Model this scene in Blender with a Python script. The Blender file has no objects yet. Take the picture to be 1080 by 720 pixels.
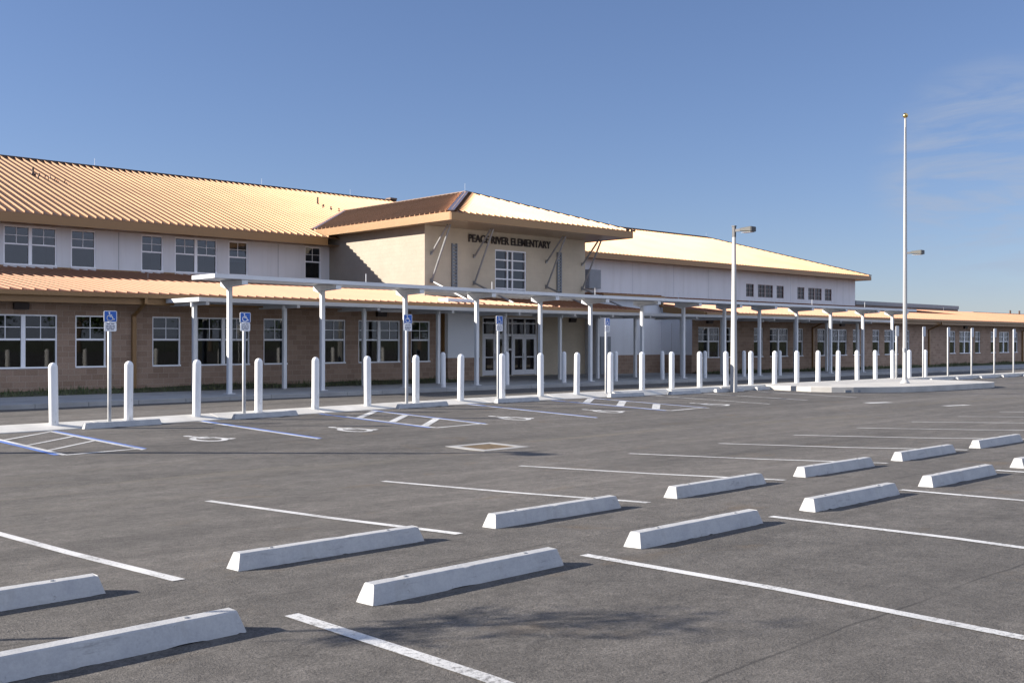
import bpy, math, random
from mathutils import Vector, Matrix

random.seed(7)
SC = bpy.context.scene
COL = SC.collection
ZC = 1.85                      # camera height above the zero level
R = math.radians

# ------------------------------------------------------------------ terrain
def lerp(pts, x):
    if x <= pts[0][0]:
        return pts[0][1]
    for (a, b), (c, d) in zip(pts, pts[1:]):
        if x <= c:
            return b + (d - b) * (x - a) / (c - a)
    return pts[-1][1]

def zc(U):                     # top of the concrete strip with the bollards
    return lerp([(-50, -1.95), (8, -1.92), (15, -1.86), (20, -1.82), (26, -1.80), (40, -1.82), (64, -1.87), (130, -1.9)], U)
def zs(U):                     # top of the pavement along the school
    return lerp([(-50, -1.88), (17, -1.85), (30, -1.87), (50, -1.93), (64, -1.97), (130, -2.0)], U)
def off(U):
    return lerp([(20, .12), (30, .18)], U)
def G(U, V):                   # asphalt, relative to the camera
    return lerp([(-60, -1.6), (0, -1.70), (2.3, -1.715), (4, -1.72), (5.8, -1.76), (7.4, -1.80), (9.5, -1.92),
                 (12.3, -2.055), (15.2, -2.11), (18.3, -2.07), (24, zc(U) - off(U)), (31.2, zs(U) - .14)], V)

# ------------------------------------------------------------------ materials
def nt(name):
    m = bpy.data.materials.new(name)
    m.use_nodes = True
    t = m.node_tree
    t.nodes.clear()
    out = t.nodes.new('ShaderNodeOutputMaterial')
    b = t.nodes.new('ShaderNodeBsdfPrincipled')
    t.links.new(b.outputs[0], out.inputs[0])
    return m, t, b

def pos(t):
    g = t.nodes.new('ShaderNodeNewGeometry')
    return g.outputs['Position']

def mapping(t, vec, scale):
    n = t.nodes.new('ShaderNodeMapping')
    n.inputs['Scale'].default_value = scale
    t.links.new(vec, n.inputs['Vector'])
    return n.outputs[0]

def noise(t, vec, scale, detail=4, rough=.55, dist=0):
    n = t.nodes.new('ShaderNodeTexNoise')
    n.inputs['Scale'].default_value = scale
    n.inputs['Detail'].default_value = detail
    n.inputs['Roughness'].default_value = rough
    n.inputs['Distortion'].default_value = dist
    t.links.new(vec, n.inputs['Vector'])
    return n.outputs['Fac']

def ramp(t, fac, stops):
    n = t.nodes.new('ShaderNodeValToRGB')
    e = n.color_ramp.elements
    while len(e) < len(stops):
        e.new(.5)
    for i, (p, c) in enumerate(stops):
        e[i].position = p
        e[i].color = (c[0], c[1], c[2], 1) if hasattr(c, '__len__') else (c, c, c, 1)
    t.links.new(fac, n.inputs[0])
    return n.outputs[0]

def mix(t, a, b, fac, mode='MIX'):
    n = t.nodes.new('ShaderNodeMix')
    n.data_type = 'RGBA'
    n.blend_type = mode
    for sock, v in ((n.inputs[6], a), (n.inputs[7], b)):
        if hasattr(v, 'is_linked'):
            t.links.new(v, sock)
        else:
            sock.default_value = (v[0], v[1], v[2], 1)
    if hasattr(fac, 'is_linked'):
        t.links.new(fac, n.inputs[0])
    else:
        n.inputs[0].default_value = fac
    return n.outputs[2]

def bump(t, b, h, strength, dist=.01):
    n = t.nodes.new('ShaderNodeBump')
    n.inputs['Strength'].default_value = strength
    n.inputs['Distance'].default_value = dist
    t.links.new(h, n.inputs['Height'])
    t.links.new(n.outputs[0], b.inputs['Normal'])

def simple(name, col, rough=.6, metal=0, var=.12, scale=3, fine=40, spec=.5, bmp=0, stretch=(1, 1, 1)):
    m, t, b = nt(name)
    p = mapping(t, pos(t), stretch)
    n1 = noise(t, p, scale, 5)
    n2 = noise(t, p, fine, 3)
    c = mix(t, [x * (1 - var) for x in col], [min(1, x * (1 + var)) for x in col], ramp(t, n1, [(.3, 0), (.7, 1)]))
    c = mix(t, c, ramp(t, n2, [(.25, 1 - var), (.75, 1 + var * .3)]), .6, 'MULTIPLY')
    t.links.new(c, b.inputs['Base Color'])
    b.inputs['Roughness'].default_value = rough
    b.inputs['Metallic'].default_value = metal
    b.inputs['Specular IOR Level'].default_value = spec
    if bmp:
        bump(t, b, n2, bmp, .01)
    return m

def asphalt():
    m, t, b = nt('asphalt')
    p = pos(t)
    big = noise(t, mapping(t, p, (.25, .6, 1)), .55, 6, .6, .6)
    mid = noise(t, p, 3.2, 5, .65)
    fine = noise(t, p, 60, 4, .8)
    agg = noise(t, p, 140, 2, .7)
    c = mix(t, (.088, .081, .073), (.128, .117, .105), ramp(t, big, [(.32, 0), (.68, 1)]))
    c = mix(t, c, ramp(t, mid, [(.25, .66), (.75, 1.24)]), .85, 'MULTIPLY')
    c = mix(t, c, ramp(t, fine, [(.26, .28), (.48, .95), (.76, 1.85)]), 1.0, 'MULTIPLY')
    m2_ = noise(t, p, 14, 5, .75, .4)
    c = mix(t, c, ramp(t, m2_, [(.27, .62), (.5, 1.0), (.74, 1.3)]), .9, 'MULTIPLY')
    pit = noise(t, mapping(t, p, (1, 1.6, 1)), 7.5, 6, .8, .8)
    c = mix(t, c, (.020, .018, .016), ramp(t, pit, [(.70, 0), (.75, .8)]))
    # pale stones in the mix
    c = mix(t, c, (.19, .18, .165), ramp(t, agg, [(.68, 0), (.74, .8)]))
    # paving seams along the drive, wavering a little
    sx = t.nodes.new('ShaderNodeSeparateXYZ')
    t.links.new(p, sx.inputs[0])
    wob = noise(t, mapping(t, p, (.5, .2, 1)), 1.6, 3)
    a = t.nodes.new('ShaderNodeMath'); a.operation = 'MULTIPLY_ADD'
    t.links.new(wob, a.inputs[0]); a.inputs[1].default_value = .16
    t.links.new(sx.outputs[1], a.inputs[2])
    q = t.nodes.new('ShaderNodeMath'); q.operation = 'PINGPONG'
    t.links.new(a.outputs[0], q.inputs[0]); q.inputs[1].default_value = 1.62
    seam = ramp(t, q.outputs[0], [(0, 1), (.018, .0)])
    brk = ramp(t, noise(t, mapping(t, p, (.5, 3, 1)), 1.3, 4), [(.38, 0), (.56, .75)])
    sm = t.nodes.new('ShaderNodeMath'); sm.operation = 'MULTIPLY'
    t.links.new(seam, sm.inputs[0]); t.links.new(brk, sm.inputs[1])
    c = mix(t, c, (.026, .024, .022), sm.outputs[0])
    # roller bands: faint light and dark streaks along the drive
    band = noise(t, mapping(t, p, (.04, 1.5, 1)), 1.1, 5, .6)
    c = mix(t, c, ramp(t, band, [(.3, .78), (.7, 1.2)]), .9, 'MULTIPLY')
    # silt left where water drains towards the grate
    silt = noise(t, mapping(t, p, (.12, 1.2, 1)), .9, 6, .65, .5)
    v = t.nodes.new('ShaderNodeMapRange'); v.interpolation_type = 'SMOOTHSTEP'
    t.links.new(sx.outputs[1], v.inputs[0])
    v.inputs[1].default_value = 12.2; v.inputs[2].default_value = 14.8
    v2 = t.nodes.new('ShaderNodeMapRange'); v2.interpolation_type = 'SMOOTHSTEP'
    t.links.new(sx.outputs[1], v2.inputs[0])
    v2.inputs[1].default_value = 18.6; v2.inputs[2].default_value = 16.0
    k = t.nodes.new('ShaderNodeMath'); k.operation = 'MULTIPLY'
    t.links.new(v.outputs[0], k.inputs[0]); t.links.new(v2.outputs[0], k.inputs[1])
    k2 = t.nodes.new('ShaderNodeMath'); k2.operation = 'MULTIPLY'
    t.links.new(k.outputs[0], k2.inputs[0]); t.links.new(ramp(t, silt, [(.52, 0), (.66, .5)]), k2.inputs[1])
    c = mix(t, c, (.15, .13, .095), k2.outputs[0])
    # oil spots and rusty stains
    oil = noise(t, p, 1.15, 3, .5, .3)
    c = mix(t, c, (.03, .027, .025), ramp(t, oil, [(.7, 0), (.77, .5)]))
    rust = noise(t, mapping(t, p, (.9, 1.2, 1)), .85, 5, .6, .4)
    c = mix(t, c, (.115, .085, .055), ramp(t, rust, [(.60, 0), (.74, .55)]))
    t.links.new(c, b.inputs['Base Color'])
    b.inputs['Roughness'].default_value = .82
    b.inputs['Specular IOR Level'].default_value = .35
    bump(t, b, fine, .9, .014)
    return m

def paint(name, col):
    m, t, b = nt(name)
    p = pos(t)
    wear = noise(t, p, 26, 5, .75)
    big = noise(t, p, 1.4, 4)
    s = t.nodes.new('ShaderNodeMath'); s.operation = 'MULTIPLY_ADD'
    t.links.new(big, s.inputs[0]); s.inputs[1].default_value = .35
    t.links.new(wear, s.inputs[2])
    f = ramp(t, s.outputs[0], [(.70, 0), (.84, .8)])
    c = mix(t, col, [x * .86 for x in col], ramp(t, big, [(.35, 0), (.65, 1)]))
    c = mix(t, c, (.11, .105, .1), f)
    gr = noise(t, p, 70, 4, .8)
    c = mix(t, c, ramp(t, gr, [(.28, .55), (.5, 1.0)]), .7, 'MULTIPLY')
    c = mix(t, c, ramp(t, noise(t, p, .55, 4, .6), [(.35, .78), (.6, 1.0)]), .8, 'MULTIPLY')
    t.links.new(c, b.inputs['Base Color'])
    b.inputs['Roughness'].default_value = .7
    bump(t, b, gr, .5, .010)
    return m

def block(name, c1, c2, mortar, bw=.406, bh=.203, rough=.85, bmp=.3, grit=.25):
    m, t, b = nt(name)
    p = pos(t)
    s = t.nodes.new('ShaderNodeSeparateXYZ'); t.links.new(p, s.inputs[0])
    a = t.nodes.new('ShaderNodeMath'); a.operation = 'ADD'
    t.links.new(s.outputs[0], a.inputs[0]); t.links.new(s.outputs[1], a.inputs[1])
    cb = t.nodes.new('ShaderNodeCombineXYZ')
    t.links.new(a.outputs[0], cb.inputs[0]); t.links.new(s.outputs[2], cb.inputs[1])
    n = t.nodes.new('ShaderNodeTexBrick')
    n.inputs['Scale'].default_value = 1
    n.inputs['Brick Width'].default_value = bw
    n.inputs['Row Height'].default_value = bh
    n.inputs['Mortar Size'].default_value = .007
    n.inputs['Mortar Smooth'].default_value = .3
    n.inputs['Bias'].default_value = 0
    n.inputs['Color1'].default_value = (*c1, 1)
    n.inputs['Color2'].default_value = (*c2, 1)
    n.inputs['Mortar'].default_value = (*mortar, 1)
    t.links.new(cb.outputs[0], n.inputs['Vector'])
    g = noise(t, p, 34, 4, .7)
    big = noise(t, p, .7, 5, .6)
    c = mix(t, n.outputs['Color'], ramp(t, g, [(.25, 1 - grit * 1.2), (.75, 1 + grit)]), .8, 'MULTIPLY')
    c = mix(t, c, ramp(t, big, [(.3, .88), (.7, 1.08)]), .8, 'MULTIPLY')
    t.links.new(c, b.inputs['Base Color'])
    b.inputs['Roughness'].default_value = rough
    b.inputs['Specular IOR Level'].default_value = .25
    h = t.nodes.new('ShaderNodeMath'); h.operation = 'MULTIPLY_ADD'
    t.links.new(n.outputs['Fac'], h.inputs[0]); h.inputs[1].default_value = -.8
    t.links.new(g, h.inputs[2])
    bump(t, b, h.outputs[0], bmp, .015)
    return m

def glass(name, col, ior=1.75):
    m, t, b = nt(name)
    p = pos(t)
    n = noise(t, p, .9, 4)
    c = mix(t, [x * .6 for x in col], [x * 1.5 for x in col], ramp(t, n, [(.3, 0), (.7, 1)]))
    t.links.new(c, b.inputs['Base Color'])
    b.inputs['Roughness'].default_value = .03
    b.inputs['IOR'].default_value = ior
    bump(t, b, noise(t, p, .8, 2), .04, .02)
    return m

def thin_glass(name, tint, ior=1.75):
    m, t, b = nt(name)
    out = [n for n in t.nodes if n.type == 'OUTPUT_MATERIAL'][0]
    t.nodes.remove(b)
    tr = t.nodes.new('ShaderNodeBsdfTransparent'); tr.inputs[0].default_value = (*tint, 1)
    gl = t.nodes.new('ShaderNodeBsdfGlossy'); gl.inputs['Roughness'].default_value = .015; gl.inputs[0].default_value = (1, 1, 1, 1)
    fr = t.nodes.new('ShaderNodeFresnel'); fr.inputs[0].default_value = ior
    bp = t.nodes.new('ShaderNodeBump'); bp.inputs['Strength'].default_value = .04; bp.inputs['Distance'].default_value = .02
    t.links.new(noise(t, pos(t), .9, 2), bp.inputs['Height']); t.links.new(bp.outputs[0], gl.inputs['Normal'])
    mx = t.nodes.new('ShaderNodeMixShader')
    t.links.new(fr.outputs[0], mx.inputs[0]); t.links.new(tr.outputs[0], mx.inputs[1]); t.links.new(gl.outputs[0], mx.inputs[2])
    t.links.new(mx.outputs[0], out.inputs[0])
    return m

def leafmat(name, a, c_):
    m, t, b = nt(name)
    n = noise(t, pos(t), 2.2, 4)
    t.links.new(mix(t, a, c_, ramp(t, n, [(.35, 0), (.65, 1)])), b.inputs['Base Color'])
    b.inputs['Roughness'].default_value = .6
    return m

def stopmat():
    m, t, b = nt('painted_concrete')
    p = pos(t)
    n = noise(t, p, 5, 6, .65)
    g = noise(t, p, 55, 4, .75)
    c = mix(t, (.33, .335, .345), (.42, .42, .415), ramp(t, n, [(.3, 0), (.7, 1)]))
    c = mix(t, c, ramp(t, g, [(.2, .72), (.6, 1.03)]), .6, 'MULTIPLY')
    chip = noise(t, p, 13, 5, .75)
    c = mix(t, c, (.2, .195, .185), ramp(t, chip, [(.64, 0), (.70, .8)]))
    tyre = noise(t, mapping(t, p, (2.2, 2.2, 14)), 1.1, 5, .7)
    c = mix(t, c, (.09, .088, .085), ramp(t, tyre, [(.60, 0), (.74, .55)]))
    st = noise(t, mapping(t, p, (7, 7, 1.2)), 1, 4)
    c = mix(t, c, (.27, .265, .25), ramp(t, st, [(.56, 0), (.75, .55)]))
    t.links.new(c, b.inputs['Base Color'])
    b.inputs['Roughness'].default_value = .8
    bump(t, b, g, .35, .008)
    return m

M = {}
M['asphalt'] = asphalt()
M['white_line'] = paint('white_line_paint', (.60, .60, .59))
M['blue_line'] = paint('blue_line_paint', (.10, .20, .56))
M['stop'] = stopmat()
def bollardmat():
    m, t, b = nt('white_bollard_paint')
    p = pos(t)
    n1 = noise(t, mapping(t, p, (2.5, 2.5, .5)), 2.2, 5)
    c = mix(t, (.64, .64, .635), (.72, .72, .72), ramp(t, n1, [(.3, 0), (.7, 1)]))
    tc_ = t.nodes.new('ShaderNodeTexCoord'); sp_ = t.nodes.new('ShaderNodeSeparateXYZ'); t.links.new(tc_.outputs['Object'], sp_.inputs[0])
    sc = noise(t, mapping(t, p, (9, 9, 3.5)), 1.4, 6, .75, .5)
    a = t.nodes.new('ShaderNodeMath'); a.operation = 'MULTIPLY_ADD'
    t.links.new(sp_.outputs[2], a.inputs[0]); a.inputs[1].default_value = -.16; t.links.new(sc, a.inputs[2])
    c = mix(t, c, (.25, .235, .21), ramp(t, a.outputs[0], [(.50, 0), (.66, .65)]))
    t.links.new(c, b.inputs['Base Color']); b.inputs['Roughness'].default_value = .5
    bump(t, b, sc, .12, .01)
    return m
M['bollard'] = bollardmat()
M['concrete'] = simple('pale_concrete', (.43, .415, .385), .85, var=.13, scale=1.2, fine=35, bmp=.3)
M['kerb'] = simple('kerb_concrete', (.50, .485, .45), .85, var=.16, scale=1.5, fine=45, bmp=.3)
M['walk'] = simple('pavement_concrete', (.30, .298, .292), .85, var=.15, scale=1.0, fine=35, bmp=.25)
def streaked(key, amount, dark, horiz=True):
    t = M[key].node_tree
    b = [n for n in t.nodes if n.type == 'BSDF_PRINCIPLED'][0]
    src = b.inputs['Base Color'].links[0].from_socket
    n = noise(t, mapping(t, pos(t), (1.6, 1.6, .12) if horiz else (1.5, .10, .10)), 1.3, 6, .65)
    t.links.new(mix(t, src, dark, ramp(t, n, [(.48, 0), (.72, amount)])), b.inputs['Base Color'])
M['brick'] = block('brown_block', (.270, .182, .130), (.350, .245, .180), (.40, .325, .265), bmp=.45, grit=.32)
M['tan'] = block('tan_split_block', (.362, .315, .255), (.370, .323, .262), (.350, .305, .25), bmp=.45, grit=.16)
M['tanfront'] = block('tan_smooth_block', (.58, .495, .375), (.60, .515, .39), (.565, .48, .365), bmp=.25, grit=.07)
M['stucco'] = simple('grey_white_stucco', (.67, .67, .685), .8, var=.045, scale=.5, fine=60, bmp=.12)
M['pier'] = simple('bright_white_stucco', (.72, .73, .75), .8, var=.04, scale=.5, fine=60, bmp=.12)
streaked('stucco', .28, (.44, .43, .41))
M['roof'] = simple('copper_tan_metal_roof', (.245, .138, .074), .46, metal=.5, var=.12, scale=.35, fine=6, spec=.3)
M['lowroof'] = simple('orange_tan_metal_roof', (.315, .150, .078), .5, metal=.1, var=.08, scale=.35, fine=6, spec=.3)
streaked('roof', .35, (.17, .105, .065), False); streaked('lowroof', .35, (.24, .13, .08), False)
M['fascia'] = simple('tan_fascia_metal', (.25, .138, .052), .4, metal=.1, var=.06, scale=.4, fine=8)
M['soffit'] = simple('tan_soffit_panel', (.34, .255, .175), .28, metal=.25, var=.05, scale=.5, fine=10)
M['cap'] = simple('dark_ridge_metal', (.105, .065, .045), .4, metal=.4, var=.1)
M['hipcap'] = simple('hip_cap_metal', (.33, .25, .24), .25, metal=.7, var=.06)
M['frame'] = simple('white_window_frame', (.87, .87, .89), .4, var=.04, fine=15)
M['darkframe'] = simple('bronze_muntin', (.30, .24, .225), .45, var=.05)
M['glassup'] = glass('upper_window_glass', (.030, .034, .046), 1.5)
M['glass'] = glass('ground_window_glass', (.014, .016, .017), 1.5)
M['glassred'] = glass('shaded_window_glass', (.012, .009, .010), 1.35)
M['thinup'] = thin_glass('tinted_upper_glass', (.42, .45, .5), 1.58)
M['thin'] = thin_glass('tinted_ground_glass', (.45, .47, .47), 1.42)
M['room'] = simple('dim_classroom', (.13, .125, .12), .9, var=.3, scale=1.2, fine=8)
M['roompink'] = simple('dim_pinkish_room', (.22, .12, .105), .9, var=.35, scale=2.2, fine=9)
M['blind'] = simple('window_blind', (.42, .41, .39), .7, var=.1, scale=.6, fine=5, stretch=(.3, .3, 12))
M['curtain'] = simple('pinkish_curtain', (.46, .30, .27), .8, var=.3, scale=2, fine=7, stretch=(6, 6, .6))
M['paper'] = simple('pinned_paper', (.70, .69, .64), .8, var=.06)
M['canopy'] = simple('white_canopy_metal', (.60, .61, .63), .42, var=.05, scale=.6, fine=14)
M['post'] = simple('white_post_paint', (.64, .645, .65), .42, var=.05, stretch=(3, 3, .5))
M['steel'] = simple('galvanised_steel', (.32, .325, .33), .5, metal=.4, var=.12, scale=5)
M['greymetal'] = simple('grey_metal', (.23, .245, .265), .5, metal=.3, var=.06)
M['polewhite'] = simple('white_concrete_pole', (.40, .395, .385), .7, var=.07, scale=1.5, fine=30, stretch=(3, 3, .4))
M['fixture'] = simple('dark_bronze_fixture', (.045, .045, .05), .45, metal=.3, var=.08)
M['head'] = simple('grey_bronze_lamp_head', (.026, .028, .027), .5, metal=.1, var=.08)
M['lens'] = simple('lamp_lens', (.35, .36, .36), .2, var=.03)
M['darkbox'] = simple('dark_bronze_wall_box', (.035, .022, .018), .45, var=.1)
M['letter'] = simple('dark_bronze_letter', (.035, .022, .016), .4, metal=.3, var=.05)
M['signblue'] = simple('sign_blue', (.012, .095, .40), .4, var=.03)
M['signwhite'] = simple('sign_white', (.74, .745, .76), .4, var=.03)
M['signgrey'] = simple('sign_grey_back', (.42, .44, .48), .45, metal=.3, var=.06)
M['signmark'] = simple('sign_black_print', (.14, .14, .19), .5, var=.05)
M['gold'] = simple('gold_ball', (.62, .42, .14), .22, metal=.95, var=.05)
M['rust'] = simple('rusty_grate', (.105, .075, .045), .8, metal=.3, var=.3, scale=9, fine=60)
M['hole'] = simple('drain_dark', (.012, .011, .010), .9, var=.1)
M['leaf'] = leafmat('leaf_green', (.030, .062, .018), (.075, .120, .035))
M['bark'] = simple('bark', (.13, .10, .075), .9, var=.25, fine=30, bmp=.5, stretch=(1, 1, .3))
M['soil'] = simple('mulch_soil', (.055, .042, .030), .95, var=.35, scale=6, fine=50, bmp=.8)
M['lawn'] = simple('turf_soil', (.062, .066, .032), .95, var=.35, scale=2.5, fine=40, bmp=.8)
M['grass'] = leafmat('grass_blade', (.045, .070, .020), (.11, .115, .045))
M['field'] = simple('field_grass', (.085, .095, .045), .95, var=.3, scale=.2, fine=3)

# ------------------------------------------------------------------ mesh builder
class MB:
    def __init__(s):
        s.v = []; s.f = []; s.m = []
    def add(s, vs, fs, mi=0):
        o = len(s.v)
        s.v += [tuple(x) for x in vs]
        s.f += [tuple(i + o for i in f) for f in fs]
        s.m += [mi] * len(fs)
    def quad(s, a, b, c, d, mi=0):
        s.add([a, b, c, d], [(0, 1, 2, 3)], mi)
    def hexa(s, p, mi=0):      # 8 corners: bottom 4 ccw, top 4 ccw
        s.add(p, [(3, 2, 1, 0), (4, 5, 6, 7), (0, 1, 5, 4), (1, 2, 6, 5), (2, 3, 7, 6), (3, 0, 4, 7)], mi)
    def box(s, u0, u1, v0, v1, z0, z1, mi=0):
        s.hexa([(u0, v0, z0), (u1, v0, z0), (u1, v1, z0), (u0, v1, z0),
                (u0, v0, z1), (u1, v0, z1), (u1, v1, z1), (u0, v1, z1)], mi)
    def prism(s, poly, z0, z1, mi=0):     # plan polygon ccw, z numbers or functions
        n = len(poly)
        f0 = z0 if callable(z0) else (lambda u, v: z0)
        f1 = z1 if callable(z1) else (lambda u, v: z1)
        vs = [(u, v, f0(u, v)) for u, v in poly] + [(u, v, f1(u, v)) for u, v in poly]
        fs = [tuple(range(n - 1, -1, -1)), tuple(range(n, 2 * n))]
        fs += [(i, (i + 1) % n, (i + 1) % n + n, i + n) for i in range(n)]
        s.add(vs, fs, mi)
    def beam(s, a, b, w, h, mi=0, up=(0, 0, 1)):
        a = Vector(a); b = Vector(b); d = (b - a).normalized()
        upv = Vector(up)
        if abs(d.dot(upv)) > .99:
            upv = Vector((1, 0, 0))
        x = d.cross(upv).normalized() * w / 2
        y = x.cross(d).normalized() * h / 2
        p = [a - x - y, a + x - y, b + x - y, b - x - y, a - x + y, a + x + y, b + x + y, b - x + y]
        s.hexa(p, mi)
    def tube(s, path, rad, n=10, mi=0, caps=True):
        pts = [Vector(p) for p in path]
        rings = []
        for i, p in enumerate(pts):
            d = (pts[min(i + 1, len(pts) - 1)] - pts[max(i - 1, 0)]).normalized()
            ref = Vector((0, 0, 1)) if abs(d.z) < .95 else Vector((1, 0, 0))
            x = d.cross(ref).normalized(); y = d.cross(x)
            r = rad[i] if hasattr(rad, '__len__') else rad
            rings.append([p + x * r * math.cos(2 * math.pi * k / n) + y * r * math.sin(2 * math.pi * k / n) for k in range(n)])
        vs = [q for r_ in rings for q in r_]
        fs = []
        for i in range(len(rings) - 1):
            for k in range(n):
                k2 = (k + 1) % n
                fs.append((i * n + k, i * n + k2, (i + 1) * n + k2, (i + 1) * n + k))
        if caps:
            fs.append(tuple(range(n))); fs.append(tuple(range(len(vs) - 1, len(vs) - n - 1, -1)))
        s.add(vs, fs, mi)
    def lathe(s, prof, c=(0, 0, 0), n=20, mi=0):
        vs = []; fs = []
        for r, z in prof:
            for k in range(n):
                a = 2 * math.pi * k / n
                vs.append((c[0] + r * math.cos(a), c[1] + r * math.sin(a), c[2] + z))
        for i in range(len(prof) - 1):
            for k in range(n):
                k2 = (k + 1) % n
                fs.append((i * n + k, i * n + k2, (i + 1) * n + k2, (i + 1) * n + k))
        fs.append(tuple(range(n - 1, -1, -1)))
        fs.append(tuple(range((len(prof) - 1) * n, len(prof) * n)))
        s.add(vs, fs, mi)
    def build(s, name, mats, parent=None, smooth=False, bevel=0, loc=None, angle=40):
        o0 = Vector((0, 0, 0))
        if loc is not None:
            o0 = Vector(loc)
        elif parent is not None:
            q = parent
            while q is not None:
                o0 += q.location
                q = q.parent
        me = bpy.data.meshes.new(name)
        me.from_pydata([tuple(Vector(v) - o0) for v in s.v], [], s.f)
        if not isinstance(mats, (list, tuple)):
            mats = [mats]
        for m_ in mats:
            me.materials.append(m_)
        for p, mi in zip(me.polygons, s.m):
            p.material_index = mi
        me.update()
        if smooth:
            me.polygons.foreach_set('use_smooth', [True] * len(me.polygons))
            me.set_sharp_from_angle(angle=R(angle))
        ob = bpy.data.objects.new(name, me)
        COL.objects.link(ob)
        if loc is not None:
            ob.location = loc
        if parent is not None:
            ob.parent = parent
        if bevel:
            md = ob.modifiers.new('soft_edge', 'BEVEL')
            md.width = bevel; md.segments = 2; md.limit_method = 'ANGLE'; md.angle_limit = R(40)
        return ob

def tag(o, label, cat, group=None, kind=None):
    o['label'] = label; o['category'] = cat
    if group: o['group'] = group
    if kind: o['kind'] = kind
    return o
def struct(o, label, cat):
    return tag(o, label, cat, kind='structure')
def empty(name, loc, label=None, cat=None, group=None):
    o = bpy.data.objects.new(name, None)
    COL.objects.link(o); o.location = loc; o.empty_display_size = .3
    if label: tag(o, label, cat, group)
    return o
KIDS = {}
def copy_tree(o, parent=None):
    c = o.copy(); COL.objects.link(c)
    if parent is not None: c.parent = parent
    for ch in [x for x in bpy.data.objects if x.parent == o and x is not c]:
        copy_tree(ch, c)
    return c
ORD = ['first', 'second', 'third', 'fourth', 'fifth', 'sixth', 'seventh', 'eighth', 'ninth', 'tenth', 'eleventh', 'twelfth',
       'thirteenth', 'fourteenth', 'fifteenth', 'sixteenth', 'seventeenth', 'eighteenth', 'nineteenth', 'twentieth',
       'twenty-first', 'twenty-second', 'twenty-third', 'twenty-fourth', 'twenty-fifth', 'twenty-sixth', 'twenty-seventh',
       'twenty-eighth', 'twenty-ninth', 'thirtieth']

# ------------------------------------------------------------------ ground sheets
def frange(a, b, st):
    n = max(1, round((b - a) / st)); return [a + (b - a) * i / n for i in range(n + 1)]
BU = sorted(set([round(x, 3) for x in frange(-60, -20, 5) + frange(-20, 75, 1) + frange(75, 130, 5)]))
BV = sorted(set([round(x, 3) for x in frange(-60, 0, 6) + [2.3] + frange(0, 24, .5) + [5.8, 7.4, 12.3, 15.2, 18.3] + frange(24, 31.2, .9)]))
def sheet(name, us, vs, zf, mat):
    b = MB()
    vtx = [(u, v, zf(u, v) + ZC) for v in vs for u in us]
    n = len(us)
    fs = [(j * n + i, j * n + i + 1, (j + 1) * n + i + 1, (j + 1) * n + i) for j in range(len(vs) - 1) for i in range(n - 1)]
    b.add(vtx, fs)
    return b.build(name, mat)
struct(sheet('parking_lot', BU, [v for v in BV if v <= 24.0], G, M['asphalt']), 'grey asphalt parking lot sloping gently to a drain', 'parking lot')
struct(sheet('driveway', BU, [24.0] + [v for v in BV if v > 24.0], G, M['asphalt']), 'asphalt drop-off drive between the bollards and the pavement', 'driveway')
farU = [-3000, -1200, -500, -200, -100] + BU + [180, 260, 500, 1200, 3000]
farV = [-3000, -1200, -400, -150, -90] + BV + [34, 40, 60, 80, 120, 200, 500, 1200, 3000]
struct(sheet('ground', farU, farV, lambda u, v: G(u, v) - .12, M['field']), 'flat grassy ground around the school', 'ground')

def strip(name, u0, u1, v0, v1, top, h, mat, cuts=1.0, joint=None):
    b = MB()
    us = sorted(set([round(x, 3) for x in frange(u0, u1, cuts)]))
    for a, c in zip(us, us[1:]):
        g = .006 if joint else 0
        p = [(a + g, v0), (c - g, v0), (c - g, v1), (a + g, v1)]
        b.prism(p, lambda u, v: top(u) + ZC - h, lambda u, v: top(u) + ZC)
    return b
def kerb(u0, u1, label):
    b = MB(); us = sorted(set(round(x, 3) for x in frange(u0, u1, 3.0)))
    for a, c in zip(us, us[1:]):
        a += .006; c -= .006
        sl = lerp([(24, .60), (32, .03)], a)
        vs = []
        for u in (a, c):
            zt, zg = zc(u) + ZC, G(u, 23.95) + ZC
            vs += [(u, 23.95, zg - .2), (u, 23.95, zg + .012), (u, 23.95 + sl, zt), (u, 24.66, zt), (u, 24.66, zt - .35)]
        b.add(vs, [(0, 1, 2, 3, 4), (9, 8, 7, 6, 5)] + [((q + 1) % 5, q, q + 5, (q + 1) % 5 + 5) for q in range(5)])
    struct(b.build('kerb_strip', M['kerb'], bevel=.008), label, 'kerb')
kerb(-60, 36.7, 'pale concrete kerb strip under the front bollards')
kerb(48.3, 130, 'pale concrete kerb strip beyond the flagpole island')
struct(strip('pavement', -60, 130, 31.2, 35.2, zs, .3, M['walk'], 1.53, True).build('sidewalk', M['walk'], bevel=.01), 'grey concrete sidewalk below the white canopies', 'sidewalk')
struct(strip('plaza', 30.4, 49.0, 35.2, 40.4, zs, .3, M['walk'], 1.55, True).build('entrance_paving', M['walk'], bevel=.008), 'concrete paving in front of the entrance doors', 'paving')
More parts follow.
